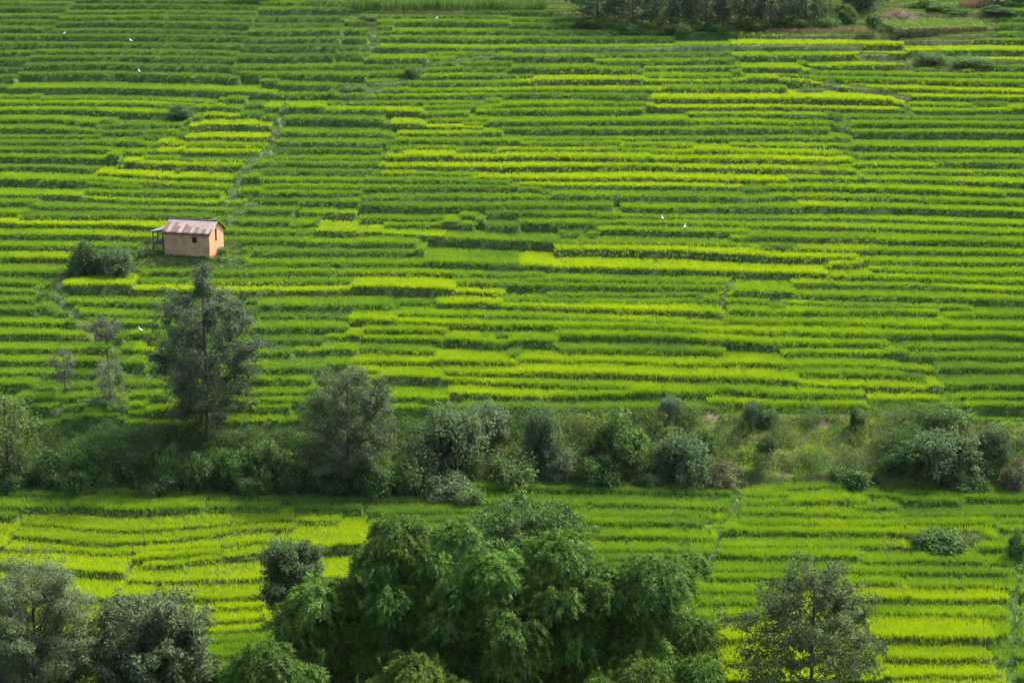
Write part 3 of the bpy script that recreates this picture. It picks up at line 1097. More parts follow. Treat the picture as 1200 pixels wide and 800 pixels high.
shrub('weedy', 1112, 504, 58, 34, 'loose weedy light shrub above the large grey thicket at right', G3)
shrub('grey', 1108, 552, 104, 58, 'large grey thicket on the right of the grassy bank', G3)
shrub('dark', 1058, 552, 60, 40, 'dark low shrub left of the large grey thicket', G3)
shrub('grey', 1163, 536, 52, 46, 'grey shrub between the large thicket and the right edge', G3)
shrub('brown', 1190, 572, 50, 54, 'pale brownish shrub at the right edge of the bank', G3)
shrub('dark2', 1000, 560, 66, 26, 'low dark shrub at the bank foot under the yellow grass knoll', G3)
shrub('dark', 1130, 570, 70, 30, 'low dark shrub at the bank foot below the large grey thicket', G3)
shrub('dark', 900, 530, 32, 16, 'small dark weed clump in the middle of the grassy knoll slope', G3)
shrub('dark2', 825, 530, 36, 34, 'dark green bush rising behind the big bushy mound', G3)
G4 = 'bushes beside the brick house'
shrub('dark', 102, 322, 52, 44, 'dark round bush, left half of the pair beside the house', G4, 'bush', 'bush')
shrub('grey', 135, 324, 62, 38, 'grey green bush, right half of the pair beside the house', G4, 'bush', 'bush')
shrub('weedy', 172, 304, 26, 9, 'low weeds at the foot of the wooden balcony', G4, 'bush', 'bush')
shrub('weedy', 258, 300, 20, 9, 'little weed clump at the lit gable corner of the house', G4, 'bush', 'bush')
shrub('dark', 213, 139, 38, 13, 'dark little bush between paddies far above the house', None, 'bush', 'bush')
shrub('dark2', 1100, 640, 82, 22, 'wide low weed patch among the lower right terraces', None, 'bush', 'bush')
shrub('weedy', 1092, 76, 44, 12, 'low weeds below the vine arbour, left clump', None, 'bush', 'bush')
shrub('weedy', 1140, 78, 60, 11, 'low weeds below the vine arbour, wide right clump', None, 'bush', 'bush')
shrub('light', 995, 28, 27, 20, 'bright round bush in front of the dark wood', None, 'bush', 'bush')
shrub('dry', 1050, 27, 62, 17, 'dry brown brushwood heap left of the vine arbour', None, 'bush', 'bush')
shrub('weedy', 484, 92, 22, 13, 'grey weeds in the gully high on the slope left of centre', None, 'bush', 'bush')
shrub('weedy', 412, 108, 34, 9, 'low weeds at the gully end above the broad bright paddy', None, 'bush', 'bush')
shrub('weedy', 950, 108, 40, 9, 'low weeds above the long brightest upper right paddy', None, 'bush', 'bush')
shrub('weedy', 135, 484, 40, 16, 'grey weeds at the foot of the lowest small sapling', None, 'bush', 'bush')
shrub('light', 1190, 655, 30, 40, 'green bush at the right edge beside the lower terraces', None, 'bush', 'bush')
shrub('weedy', 548, 592, 42, 18, 'small weed clump just above the leafy tree top behind the bamboo', None, 'bush', 'bush')
shrub('weedy', 432, 25, 30, 9, 'weeds where the gully meets the maize field', None, 'bush', 'bush')

# ------------------------------------------------------------------ tangled scrub over the bank
X, Y = scatter(BANK0 - 0.6, y_at(486), 0.30)
u, v = project(X, Y, z0(Y))
Z, c, k, lev, db, df, ok, bank = ground(X, Y, True)
lef = np.clip((900 - u) / 120, 0, 1)
rig = np.clip((u - 1010) / 60, 0, 1)
nz1 = noise2(X, Y, 3.4, 81) * 0.6 + noise2(X, Y, 1.5, 82) * 0.5
low = np.clip((v - 500) / 40, 0, 1)                 # the scrub is thickest at the foot of the bank
mid_ = np.clip((u - 470) / 120, 0, 1)
dens = np.maximum(lef, rig) * np.clip(0.75 + 0.5 * low - 0.2 * mid_ + 1.2 * nz1, 0, 1) + 0.45 * (nz1 > 0.28)
m = (bank > 0.2) & (rng.random(len(X)) < dens) & (v < 572)
X, Y, Z, u, v, nz1, lef, mid_ = [q[m] for q in (X, Y, Z, u, v, nz1, lef, mid_)]
hs_ = 0.40 + (1.1 + 0.25 * mid_) * np.clip(0.5 + nz1, 0.05, 1.2) * rng.uniform(0.6, 1.3, len(X))
tone = noise2(X, Y, 2.6, 85)
pal = np.array([[0.046, 0.092, 0.024], [0.066, 0.128, 0.028], [0.080, 0.128, 0.045], [0.115, 0.165, 0.034]])
idx = np.clip(((tone + 1) * 1.6 + 0.9 * mid_ + rng.normal(0, .5, len(X))), 0, 3).astype(int)
VV, CC = [], []
for lay in (0.25, 0.6, 1.0):
    cen = np.stack([X + rng.normal(0, .12, len(X)), Y + rng.normal(0, .12, len(X)), Z + hs_ * lay], 1)
    V, C = cluster_leaves(cen, 0.30 + 0.05 * lay, 11, 0.22, 0.085, (1, 1, 1), 0.2, 0.9)
    VV.append(V)
    CC.append(C * np.repeat(pal[idx], 11, 0))
VV = np.concatenate(VV)
CC = np.concatenate(CC)
print('scrub leaves', len(CC))
scrub = link('bank_scrub', build_mesh('bank_scrub', VV, np.arange(len(VV), dtype=np.int32), 4, CC), M_leaf)
tag(scrub, 'tangled low scrub and weeds covering the bank between the paddies', 'scrub', kind='stuff')

# ------------------------------------------------------------------ trees
x, y, z = at(243, 519)
make_tree('tall_tree', 'tallest dark feathery tree with a separate tuft at its top, below the house', 'tree', (x, y, z), 21.3,
          [(0.1, 2.2), (0.2, 5.0), (0.35, 6.0), (0.55, 6.3), (0.66, 5.8), (0.76, 5.4), (0.82, 3.4), (0.855, 0.6), (0.91, 0.5), (0.94, 1.5), (0.98, 1.3), (1, .8)], t0=0.12, nbr=92, elev=(0.0, 0.45),
          leaf=(0.32, 0.14), ncl=7, nl=42, crad=0.62, col=(0.054, 0.080, 0.042), r0=0.27, sub=2, gaps=0.5, topcl=9)
x, y, z = at(410, 568)
make_tree('broad_tree', 'broad grey green tree in the bank right of the tallest tree', 'tree', (x, y, z), 14.4,
          [(0.1, 3.6), (0.3, 4.8), (0.6, 4.9), (0.75, 4.6), (0.86, 3.6), (0.95, 1.8), (1, .6)], t0=0.1, nbr=80, elev=(0.2, 0.7), leaf=(0.26, 0.11), ncl=6, nl=52, crad=0.65,
          col=(0.060, 0.092, 0.038), r0=0.3, sub=2, gaps=0.35)
x, y, z = at(10, 566)
make_tree('pale_tree', 'pale yellowish green tree cut off by the left edge above the hedge', 'tree', (x, y, z), 10.8,
          [(0.15, 2.2), (0.5, 3.0), (0.8, 2.8), (1, 1)], t0=0.15, nbr=36, elev=(0.2, 0.6), leaf=(0.4, 0.12), ncl=4, nl=18, crad=0.6, col=(0.074, 0.118, 0.034), r0=0.2, droop=0.35, gaps=0.4)
GS = 'thin saplings left of the tallest tree'
x, y, z = at(126, 424)
make_tree('sapling', 'uppermost thin sapling with a dark round head, left of the tallest tree', 'tree', (x, y, z), 5.4,
          [(0.4, .4), (0.55, 1.4), (0.75, 2.0), (0.9, 1.6), (1, .5)], t0=0.45, nbr=22, elev=(0.1, 0.5), leaf=(0.24, 0.10), ncl=4, nl=13, crad=0.42, col=(0.06, 0.075, 0.05), r0=0.08, group=GS, gaps=0.4)
x, y, z = at(77, 464)
make_tree('sapling', 'leftmost thin grey sapling with a narrow open crown', 'tree', (x, y, z), 5.6,
          [(0.25, .6), (0.45, .9), (0.6, 1.1), (0.8, 1.8), (0.93, 1.3), (1, .4)], t0=0.25, nbr=22, elev=(0.2, 0.6), leaf=(0.22, 0.085), ncl=4, nl=12, crad=0.4, col=(0.07, 0.085, 0.058), r0=0.07, group=GS, gaps=0.5)
x, y, z = at(129, 478)
make_tree('sapling', 'pale silvery sapling below the dark headed one, widest at its middle', 'tree', (x, y, z), 6.4,
          [(0.1, .8), (0.4, 1.7), (0.7, 1.9), (0.9, 1.4), (1, .5)], t0=0.12, nbr=26, elev=(0.3, 0.8), leaf=(0.24, 0.09), ncl=4, nl=14, crad=0.42, col=(0.095, 0.12, 0.07), r0=0.07, group=GS, gaps=0.4)


def fore(u, y_):
    zz = gz(0, y_)
    x_ = x_at(u, y_, zz + 8)
    return x_, y_, gz(x_, y_)


def height_to(v, y_, zg):
    """height that brings the top of a thing at distance y_ to photo row v"""
    return CAM_Z - y_ * math.tan(ang(v)) - zg


x, y, z = fore(40, 187)
H = height_to(650, y, z)
make_tree('grey_tree', 'hazy grey fine leaved tree in the bottom left corner', 'tree', (x, y, z), H,
          [(0.1, 4.0), (0.4, 5.6), (0.6, 5.0), (0.75, 4.0), (0.88, 2.6), (0.96, 1.3), (1, .6)], t0=0.1, nbr=120, elev=(0.35, 0.9), leaf=(0.21, 0.085), ncl=7, nl=85, crad=0.7,
          col=(0.088, 0.124, 0.054), r0=0.3, sub=2, gaps=0.35)
x, y, z = fore(172, 188)
H = height_to(708, y, z)
make_tree('glossy_tree', 'round glossy dark leaved tree at the bottom, second from the left', 'tree', (x, y, z), H,
          [(0.2, 4.2), (0.5, 5.4), (0.7, 5.2), (0.85, 4.2), (0.95, 2.6), (1, 1.2)], t0=0.2, nbr=95, elev=(0.25, 0.8), leaf=(0.36, 0.17), ncl=5, nl=46, crad=0.6,
          col=(0.064, 0.094, 0.040), r0=0.3, sub=2, gaps=0.25)
x, y, z = fore(343, 199)
H = height_to(633, y, z)
make_tree('small_tree', 'small dark round headed tree standing before the bright paddies left of the bamboo', 'tree', (x, y, z), H,
          [(0.4, 1.2), (0.55, 2.6), (0.7, 2.9), (0.85, 2.3), (0.94, 1.4), (1, .6)], t0=0.42, nbr=70, elev=(0.4, 0.9), leaf=(0.27, 0.115), ncl=5, nl=50, crad=0.55,
          col=(0.046, 0.080, 0.026), r0=0.2, sub=1, gaps=0.25)
x, y, z = fore(951, 187)
H = height_to(650, y, z)
make_tree('open_tree', 'open crowned tree with a visible pale trunk at the bottom right', 'tree', (x, y, z), H,
          [(0.3, 5.6), (0.5, 7.2), (0.62, 6.6), (0.70, 4.3), (0.78, 3.4), (0.9, 3.0), (0.96, 1.8), (1, .8)], t0=0.32, nbr=64, elev=(0.2, 0.6), leaf=(0.31, 0.14), ncl=6, nl=44, crad=0.68,
          col=(0.057, 0.086, 0.030), r0=0.24, sub=2, gaps=0.45)
x, y, z = fore(612, 197)
H = height_to(586, y, z)
make_tree('leafy_tree', 'dark green leafy tree rising behind the middle of the bamboo', 'tree', (x, y, z), H,
          [(0.3, 3.5), (0.55, 5.0), (0.75, 5.6), (0.88, 4.4), (0.96, 2.6), (1, 1.2)], t0=0.3, nbr=95, elev=(0.3, 0.85), leaf=(0.42, 0.15), ncl=5, nl=34, crad=0.66,
          col=(0.050, 0.100, 0.020), r0=0.3, sub=2, gaps=0.3)


# ------------------------------------------------------------------ bamboo: culms arching out of one foot, each ending in a hanging plume
def plume(c, r, col, n):
    """a drooping plume of sprays, c its centre"""
    parts = []
    ns = max(16, int(n / 24))
    # sprays start on a dome and hang outwards
    a = rng.random(ns) * 6.28
    h = rng.random(ns) ** 0.7
    el = np.arcsin(np.clip(h * 1.35 - 0.35, -0.35, 1))
    rad = r * rng.uniform(0.50, 0.76, ns) * (1 + 0.14 * np.sin(a * 3 + c[0]) + 0.12 * np.sin(a * 7 + c[2]))
    S = np.stack([np.cos(a) * np.cos(el), np.sin(a) * np.cos(el), np.sin(el) * 0.95], 1)
    P0 = c + S * rad[:, None]
    per = 24
    P = np.repeat(P0, per, 0)
    od = np.repeat(S, per, 0).copy()
    f = (np.floor(rng.random(len(P)) * 4) + 0.5) / 4
    ax = unit(od * np.array([1, 1, 0.35]) + np.repeat(rng.normal(0, .25, (ns, 3)), per, 0))
    ax[:, 2] -= 0.05
    P = P + ax * (f * r * 0.27)[:, None]
    P[:, 2] -= (f ** 2) * r * 0.20
    D = 0.8 * ax + rng.normal(0, .5, P.shape)
    D[:, 2] -= 0.25
    L = rng.uniform(0.32, 0.56, len(P))
    V = leaf_arrays(P + rng.normal(0, 0.035, P.shape), D, L, rng.uniform(0.06, 0.105, len(P)), droop=0.14, roll=1.3 * od + np.array([0, 0, 0.35]) + rng.normal(0, 0.3, P.shape))
    kc = np.repeat(np.clip(1 + rng.normal(0, 0.22, (ns, 1)), .5, 1.6), per, 0)
    C = np.asarray(col)[None] * kc * (1 + rng.normal(0, 0.22, (len(P), 1)))
    return V, np.clip(C, 0.004, 1)


def bamboo(label, u, y_, lobes, col=(0.062, 0.126, 0.021)):
    x_, y_, z_ = fore(u, y_)
    root = empty('bamboo_clump', (x_, y_, z_), label, 'bamboo', 'bamboo clumps in the foreground')
    tb = Tubes(6)
    parts = []
    for i, lb in enumerate(lobes):
        lu, lv, lr = lb[:3]
        dy = lb[3] if len(lb) > 3 else rng.uniform(-1.5, 1.5)
        yy = y_ + dy
        zt = CAM_Z - yy * math.tan(ang(lv))
        px = depth_of(yy, zt) / F_PX
        xx = x_at(lu, yy, zt)
        c = np.array([xx - x_, yy - y_, zt - z_])
        r = lr * px
        parts.append(plume(c, r, np.array(col) * rng.uniform(0.80, 1.22) * np.array([rng.uniform(0.92, 1.12), 1, 0.95]), int(5200 * (lr / 38) ** 2) + 900))
        # culms
        for k in range(5):
            b = np.array([rng.normal(0, .5), rng.normal(0, .5), -0.3])
            e = c + np.array([rng.normal(0, .45 * r), rng.normal(0, .4 * r), rng.uniform(-0.2, 0.5) * r])
            t = np.linspace(0, 1, 9)[:, None]
            m1 = b + np.array([(e[0] - b[0]) * .15, (e[1] - b[1]) * .15, (e[2] - b[2]) * .7])
            pts = (1 - t) ** 2 * b + 2 * t * (1 - t) * m1 + t ** 2 * e
            tb.add(pts, np.linspace(0.055, 0.012, 9))
            # leaf sprays along the upper culm
            q = pts[4:8] + rng.normal(0, .2, (4, 3))
            parts.append(cluster_leaves(q, 0.6, 8, 0.4, 0.075, np.array(col) * 0.95, 0.25, 0.9, down=0.5))
    link('culms', tb.mesh('culms'), M_culm, root)
    link('foliage', leaf_mesh('foliage', parts), M_bamboo, root)
    return root


bamboo('leftmost tall bamboo clump with two stacked plumes, left of the leafy tree', 455, 190,
       [(467, 634, 42), (442, 668, 34), (472, 684, 42), (436, 728, 36), (480, 728, 34), (500, 660, 28), (455, 705, 36, -3), (505, 700, 34), (470, 755, 44, 1), (425, 765, 40, 1), (505, 745, 42, 2), (455, 725, 44, 2), (415, 795, 40, 1), (380, 800, 36, 1)])
bamboo('bamboo clump spilling left towards the small round headed tree', 372, 189,
       [(374, 706, 40), (350, 728, 36), (398, 735, 36), (372, 757, 40), (340, 760, 26), (410, 700, 28)])
bamboo('bamboo clump in the middle with a pale hanging front plume', 575, 187,
       [(536, 634, 33), (582, 676, 44), (599, 742, 44, -3), (540, 705, 38), (560, 745, 36), (600, 775, 40, -3), (525, 738, 36, -2), (628, 715, 36), (575, 712, 38), (560, 770, 42, 1), (590, 720, 40, 2), (515, 765, 40, 1), (560, 795, 40, 1), (615, 800, 40, 1)])
bamboo('bamboo clump right of the middle below the leafy tree', 672, 188,
       [(656, 655, 46), (690, 722, 40), (714, 700, 38), (650, 705, 40), (668, 755, 40), (640, 775, 40), (712, 748, 36), (690, 680, 34), (660, 735, 44, 2), (700, 770, 44, 1), (660, 800, 38, 1)])
bamboo('rightmost bamboo clump with an arching round plume', 772, 188,
       [(771, 684, 50), (808, 668, 26), (781, 735, 38), (745, 720, 36), (758, 770, 46, -2), (815, 745, 30), (800, 780, 40), (735, 690, 28), (770, 720, 44, 2), (735, 760, 40, 1), (795, 805, 38, 1)])
bamboo('low bamboo clump at the bottom edge left of the middle', 330, 181,
       [(312, 784, 42), (285, 796, 30), (352, 797, 30)], (0.056, 0.112, 0.020))
bamboo('low bamboo clump at the bottom edge in the middle', 490, 180,
       [(484, 792, 36), (448, 812, 26), (532, 816, 28)], (0.066, 0.128, 0.021))
bamboo('low bamboo clump at the bottom edge right of the middle', 730, 180,
       [(752, 798, 36), (706, 812, 28), (822, 792, 30)], (0.062, 0.122, 0.020))

# ------------------------------------------------------------------ the brick house
W_H, D_H, H_H, RISE = 6.7, 4.6, 3.4, 1.35
house = empty('brick_house', (HX, HY, HZ), 'small ochre brick house with a rusty tin roof standing alone among the paddies', 'house', rz=R(-17))
hw, hd = W_H / 2, D_H / 2
# openings: front window, gable slit window
FW = (0.75, 1.50, 1.95, 2.72)        # x0,x1,z0,z1 on the front
GW = (-0.45, 0.15, 2.0, 3.75)        # y0,y1,z0,z1 in the gable
# wall colour: sun dried brick, courses as fine lines
M_wall, nt, out = newmat('mud_brick')
N, Lk = nt.nodes, nt.links
p = N.new('ShaderNodeBsdfPrincipled')
p.inputs['Roughness'].default_value = 0.95
p.inputs['Specular IOR Level'].default_value = 0.1
tc = N.new('ShaderNodeTexCoord')
sep = N.new('ShaderNodeSeparateXYZ')
Lk.new(tc.outputs['Object'], sep.inputs[0])
add_ = N.new('ShaderNodeMath')
add_.operation = 'ADD'
Lk.new(sep.outputs['X'], add_.inputs[0])
Lk.new(sep.outputs['Y'], add_.inputs[1])
cmb = N.new('ShaderNodeCombineXYZ')
Lk.new(add_.outputs[0], cmb.inputs['X'])
Lk.new(sep.outputs['Z'], cmb.inputs['Y'])
bk = N.new('ShaderNodeTexBrick')
bk.inputs['Scale'].default_value = 1.0
bk.inputs['Brick Width'].default_value = 0.26
bk.inputs['Row Height'].default_value = 0.10
bk.inputs['Mortar Size'].default_value = 0.012
bk.inputs['Color1'].default_value = (0.39, 0.205, 0.112, 1)
bk.inputs['Color2'].default_value = (0.43, 0.232, 0.130, 1)
bk.inputs['Mortar'].default_value = (0.38, 0.215, 0.12, 1)
Lk.new(cmb.outputs[0], bk.inputs['Vector'])
nz = N.new('ShaderNodeTexNoise')
nz.inputs['Scale'].default_value = 1.1
nz.inputs['Detail'].default_value = 6
Lk.new(tc.outputs['Object'], nz.inputs['Vector'])
mr = N.new('ShaderNodeMapRange')
mr.inputs['From Min'].default_value = 0.3
mr.inputs['From Max'].default_value = 0.7
mr.inputs['To Min'].default_value = 0.70
mr.inputs['To Max'].default_value = 1.15
Lk.new(nz.outputs['Fac'], mr.inputs['Value'])
hs = N.new('ShaderNodeHueSaturation')
Lk.new(mr.outputs[0], hs.inputs['Value'])
Lk.new(bk.outputs['Color'], hs.inputs['Color'])
Lk.new(hs.outputs['Color'], p.inputs['Base Color'])
Lk.new(p.outputs[0], out.inputs['Surface'])

T = 0.3
wb = Boxes()
zb = -0.6


def pierced(b, axis, fixed0, fixed1, a0, a1, op, z0_, z1):
    """a wall slab with one opening; axis 'x' runs along x"""
    segs = [((a0, z0_), (op[0], z1)), ((op[1], z0_), (a1, z1)), ((op[0], z0_), (op[1], op[2])), ((op[0], op[3]), (op[1], z1))]
    for (p0, p1) in segs:
        if p1[0] - p0[0] < 1e-4 or p1[1] - p0[1] < 1e-4:
            continue
        if axis == 'x':
            b.add((p0[0], fixed0, p0[1]), (p1[0], fixed1, p1[1]))
        else:
            b.add((fixed0, p0[0], p0[1]), (fixed1, p1[0], p1[1]))


pierced(wb, 'x', -hd, -hd + T, -hw, hw, FW, zb, H_H)                       # front
wb.add((-hw, hd - T, zb), (hw, hd, H_H))                                   # rear
wb.add((-hw, -hd + T, zb), (-hw + T, hd - T, H_H))                         # left
pierced(wb, 'y', hw - T, hw, -hd + T, hd - T, (GW[0], GW[1], GW[2], H_H), zb, H_H)  # right gable
# gable triangles, split round the slit
def gable_prism(b, x0_, x1_, pts):
    n = b.n
    k = len(pts)
    b.v += [(x0_, q[0], q[1]) for q in pts] + [(x1_, q[0], q[1]) for q in pts]
    b.f += [tuple(n + i for i in range(k))[::-1], tuple(n + k + i for i in range(k))]
    b.f += [(n + i, n + (i + 1) % k, n + k + (i + 1) % k, n + k + i) for i in range(k)]
    b.n += 2 * k


def rz_(yv):
    return H_H + RISE * (1 - abs(yv) / hd) - 0.02


gable_prism(wb, -hw, -hw + T, [(-hd, H_H), (hd, H_H), (0, H_H + RISE - 0.02)])
gable_prism(wb, hw - T, hw, [(-hd, H_H), (GW[0], H_H), (GW[0], rz_(GW[0]))])
gable_prism(wb, hw - T, hw, [(GW[1], H_H), (hd, H_H), (GW[1], rz_(GW[1]))])
gable_prism(wb, hw - T, hw, [(GW[0], GW[3]), (GW[1], GW[3]), (GW[1], rz_(GW[1])), (0, H_H + RISE - 0.02), (GW[0], rz_(GW[0]))])
wall = link('wall', wb.mesh('wall'), M_wall, house)


def window(op, axis, off, bars):
    fb, pb_ = Boxes(), Boxes()
    a0, a1, z0_, z1 = op
    t = 0.06

    def bx(b, p0, p1, d0, d1):
        if axis == 'x':
            b.add((p0[0], d0, p0[1]), (p1[0], d1, p1[1]))
        else:
            b.add((d0, p0[0], p0[1]), (d1, p1[0], p1[1]))
    bx(fb, (a0, z0_), (a1, z0_ + t), *off)
    bx(fb, (a0, z1 - t), (a1, z1), *off)
    bx(fb, (a0, z0_ + t), (a0 + t, z1 - t), *off)
    bx(fb, (a1 - t, z0_ + t), (a1, z1 - t), *off)
    for i in range(1, bars + 1):
        c_ = a0 + (a1 - a0) * i / (bars + 1)
        bx(fb, (c_ - 0.015, z0_ + t), (c_ + 0.015, z1 - t), *off)
    mid = (off[0] + off[1]) / 2
    dd = (mid + 0.06, mid + 0.09) if axis == 'x' else (mid - 0.09, mid - 0.06)
    bx(pb_, (a0 + t, z0_ + t), (a1 - t, z1 - t), *dd)
    w_ = link('window', fb.mesh('window_frame'), M_wood, house)
    link('dark_pane', pb_.mesh('dark_pane'), M_dark, w_)  # near-black pane painted as the unlit room behind the frame


window(FW, 'x', (-hd + 0.10, -hd + 0.18), 2)
window(GW, 'y', (hw - 0.18, hw - 0.10), 1)
# wooden lintels
lb_ = Boxes()
lb_.add((FW[0] - 0.2, -hd - 0.012, FW[3]), (FW[1] + 0.2, -hd + 0.08, FW[3] + 0.10))
link('lintel', lb_.mesh('lintel'), M_wood, house)

# corrugated roof: two slopes, sheets differ in rust
M_tin, nt, out = newmat('rusty_tin')
N, Lk = nt.nodes, nt.links
p = N.new('ShaderNodeBsdfPrincipled')
p.inputs['Roughness'].default_value = 0.6
p.inputs['Metallic'].default_value = 0.15
at_ = N.new('ShaderNodeAttribute')
at_.attribute_name = 'col'
tc = N.new('ShaderNodeTexCoord')
mp = N.new('ShaderNodeMapping')
mp.inputs['Scale'].default_value = (2.6, 0.7, 0.7)
nz = N.new('ShaderNodeTexNoise')
nz.inputs['Scale'].default_value = 1.6
nz.inputs['Detail'].default_value = 6
mxc = N.new('ShaderNodeMix')
mxc.data_type = 'RGBA'
cr = N.new('ShaderNodeValToRGB')
cr.color_ramp.elements[0].position = 0.56
cr.color_ramp.elements[1].position = 0.70
Lk.new(tc.outputs['Object'], mp.inputs['Vector'])
Lk.new(mp.outputs[0], nz.inputs['Vector'])
Lk.new(nz.outputs['Fac'], cr.inputs['Fac'])
Lk.new(cr.outputs['Color'], mxc.inputs[0])
Lk.new(at_.outputs['Color'], mxc.inputs[6])
mxc.inputs[7].default_value = (0.17, 0.130, 0.108, 1)
Lk.new(mxc.outputs[2], p.inputs['Base Color'])
Lk.new(p.outputs[0], out.inputs['Surface'])


def slope(sign):
    nxp = 150
    xs = np.linspace(-hw - 0.22, hw + 0.32, nxp)
    ov = 0.34
    ts = np.linspace(0, 1, 9)
    V, C = [], []
    cols = [(0.132, 0.062, 0.046), (0.23, 0.20, 0.18), (0.145, 0.068, 0.050), (0.120, 0.058, 0.044), (0.24, 0.212, 0.195), (0.135, 0.066, 0.048), (0.155, 0.074, 0.054), (0.225, 0.198, 0.18), (0.13, 0.066, 0.05), (0.19, 0.14, 0.11), (0.125, 0.062, 0.048), (0.235, 0.205, 0.185), (0.145, 0.068, 0.05)]
    for t in ts:
        yv = sign * (hd + ov) * t
        zc = H_H + RISE + 0.06 - RISE / hd * (hd + ov) * t
        # top half of the slope has lost its paint
        for i, xv in enumerate(xs):
            V.append((xv, yv, zc + 0.022 * math.sin(xv * 2 * math.pi / 0.12)))
    F, cf = [], []
    for r_ in range(len(ts) - 1):
        for i in range(nxp - 1):
            a = r_ * nxp + i
            F.append((a, a + 1, a + nxp + 1, a + nxp))
            sh = int((xs[i] + hw + 0.22) / 0.57)
            c_ = np.array(cols[sh % len(cols)])
            up = hash01(sh, 5.0) * 0.35 + 0.2
            if ts[r_] < up:
                c_ = np.array((0.22, 0.175, 0.155)) * (0.85 + 0.3 * hash01(sh, r_))
            cf.append(c_)
    me = build_mesh('roof', np.array(V), np.array(F).ravel(), 4, np.array(cf), smooth=True)
    o = link('roof', me, M_tin, house)
    md = o.modifiers.new('thick', 'SOLIDIFY')
    md.thickness = 0.012
    return o


slope(-1)
slope(1)
rb = Boxes()
rb.add((-hw - 0.25, -0.14, H_H + RISE + 0.075), (hw + 0.34, 0.14, H_H + RISE + 0.105))
link('ridge_cap', rb.mesh('ridge_cap'), M_tin, house)
pl = Boxes()
for yv in (-hd - 0.26, 0, hd + 0.2):
    zc = H_H + RISE - RISE / hd * abs(yv) - 0.075
    pl.add((-hw - 0.15, yv - 0.04, zc - 0.05), (hw + 0.26, yv + 0.04, zc + 0.03))
link('purlins', pl.mesh('purlins'), M_wood, house)
# balcony on the left side
bal = Boxes()
bx0, bx1 = -hw - 1.75, -hw - 0.02
dk = link('balcony', bal.mesh('balcony') if bal.v else bpy.data.meshes.new('balcony'), M_wood, house)
bb = Boxes()
bb.add((bx0, -hd + 0.1, 1.62), (bx1, hd - 0.3, 1.72))
for i in range(3):
    yv = -hd + 0.1 + i * 1.9
    bb.add((bx0 - 0.05, yv, 1.52), (bx1, yv + 0.1, 1.618))
dk.data = bb.mesh('balcony')
dk.data.materials.append(M_wood)
for (px_, py_) in [(bx0, -hd + 0.1), (bx0, hd - 0.4), (bx1 - 0.22, -hd + 0.06), (bx0 + 0.75, -hd + 0.08)]:
    q = Boxes()
    lowz = -0.5 if px_ != bx0 + 0.75 else 1.724
    q.add((px_ - 0.07, py_ - 0.07, lowz), (px_ + 0.07, py_ + 0.07, 3.28))
    link('balcony_post', q.mesh('balcony_post'), M_wood, dk)
q = Boxes()
q.add((bx0 + 0.08, -hd + 0.06, 2.35), (bx0 + 0.67, -hd + 0.12, 2.42))
q.add((bx0 - 0.03, -hd + 0.2, 2.35), (bx0 + 0.03, hd - 0.48, 2.42))
link('rail', q.mesh('rail'), M_wood, dk)
q = Boxes()
n0 = q.n
q.v += [(bx0 - 0.5, -hd - 0.15, 3.22), (bx1, -hd - 0.15, 3.62), (bx1, hd, 3.62), (bx0 - 0.5, hd, 3.22), (bx0 - 0.5, -hd - 0.15, 3.27), (bx1, -hd - 0.15, 3.68), (bx1, hd, 3.68), (bx0 - 0.5, hd, 3.27)]
q.f += [(0, 3, 2, 1), (4, 5, 6, 7), (0, 1, 5, 4), (1, 2, 6, 5), (2, 3, 7, 6), (3, 0, 4, 7)]
M_oldtin = noise_mat('weathered_tin', (0.07, 0.075, 0.065), (0.14, 0.14, 0.125), 3.0, 0.8)
link('balcony_roof', q.mesh('balcony_roof'), M_oldtin, dk)

# ------------------------------------------------------------------ top of the slope: wood, maize, garden
GT = 'trees of the dark wood at the top of the slope'
wood_tree_specs = [
    (318, 2, 30, 'dark treetop group at the top edge far left of the maize'),
    (700, 28, 52, 'leftmost tree of the dark wood, right of the maize field'),
    (742, 33, 50, 'dark wood tree left of the middle of the wood edge'),
    (786, 36, 54, 'dark wood tree at the middle of the wood edge'),
    (828, 37, 50, 'bushy dark wood tree right of the middle of the wood edge'),
    (868, 36, 54, 'dark wood tree left of the bright round bush by two trees'),
    (905, 34, 46, 'dark wood tree above the low brown hedge line'),
    (945, 30, 50, 'dark wood tree just left of the bright round bush'),
    (1012, 16, 36, 'greyish tree right behind the bright round bush'),
    (1190, 8, 40, 'dark tree in the top right corner'),
]
for i, (u, v, w, lab) in enumerate(wood_tree_specs):
    x, y, z = at(u, v)
    px = depth_of(y, z) / F_PX
    r = w * px * 0.62
    make_tree('wood_tree', lab, 'tree', (x, y + 2, z), 9 + 3 * hash01(u), [(0, r * 0.9), (0.3, r), (0.7, r * 0.9), (0.9, r * 0.5), (1, .6)], t0=0.04, nbr=44, elev=(0.1, 0.6), leaf=(0.5, 0.24), ncl=5, nl=15,
              crad=0.9, col=(0.036 + .012 * hash01(u, 2), 0.064 + .016 * hash01(u, 3), 0.034), r0=0.22, sub=1, group=GT, gaps=0.3)
GE = 'bushes along the foot of the dark wood'
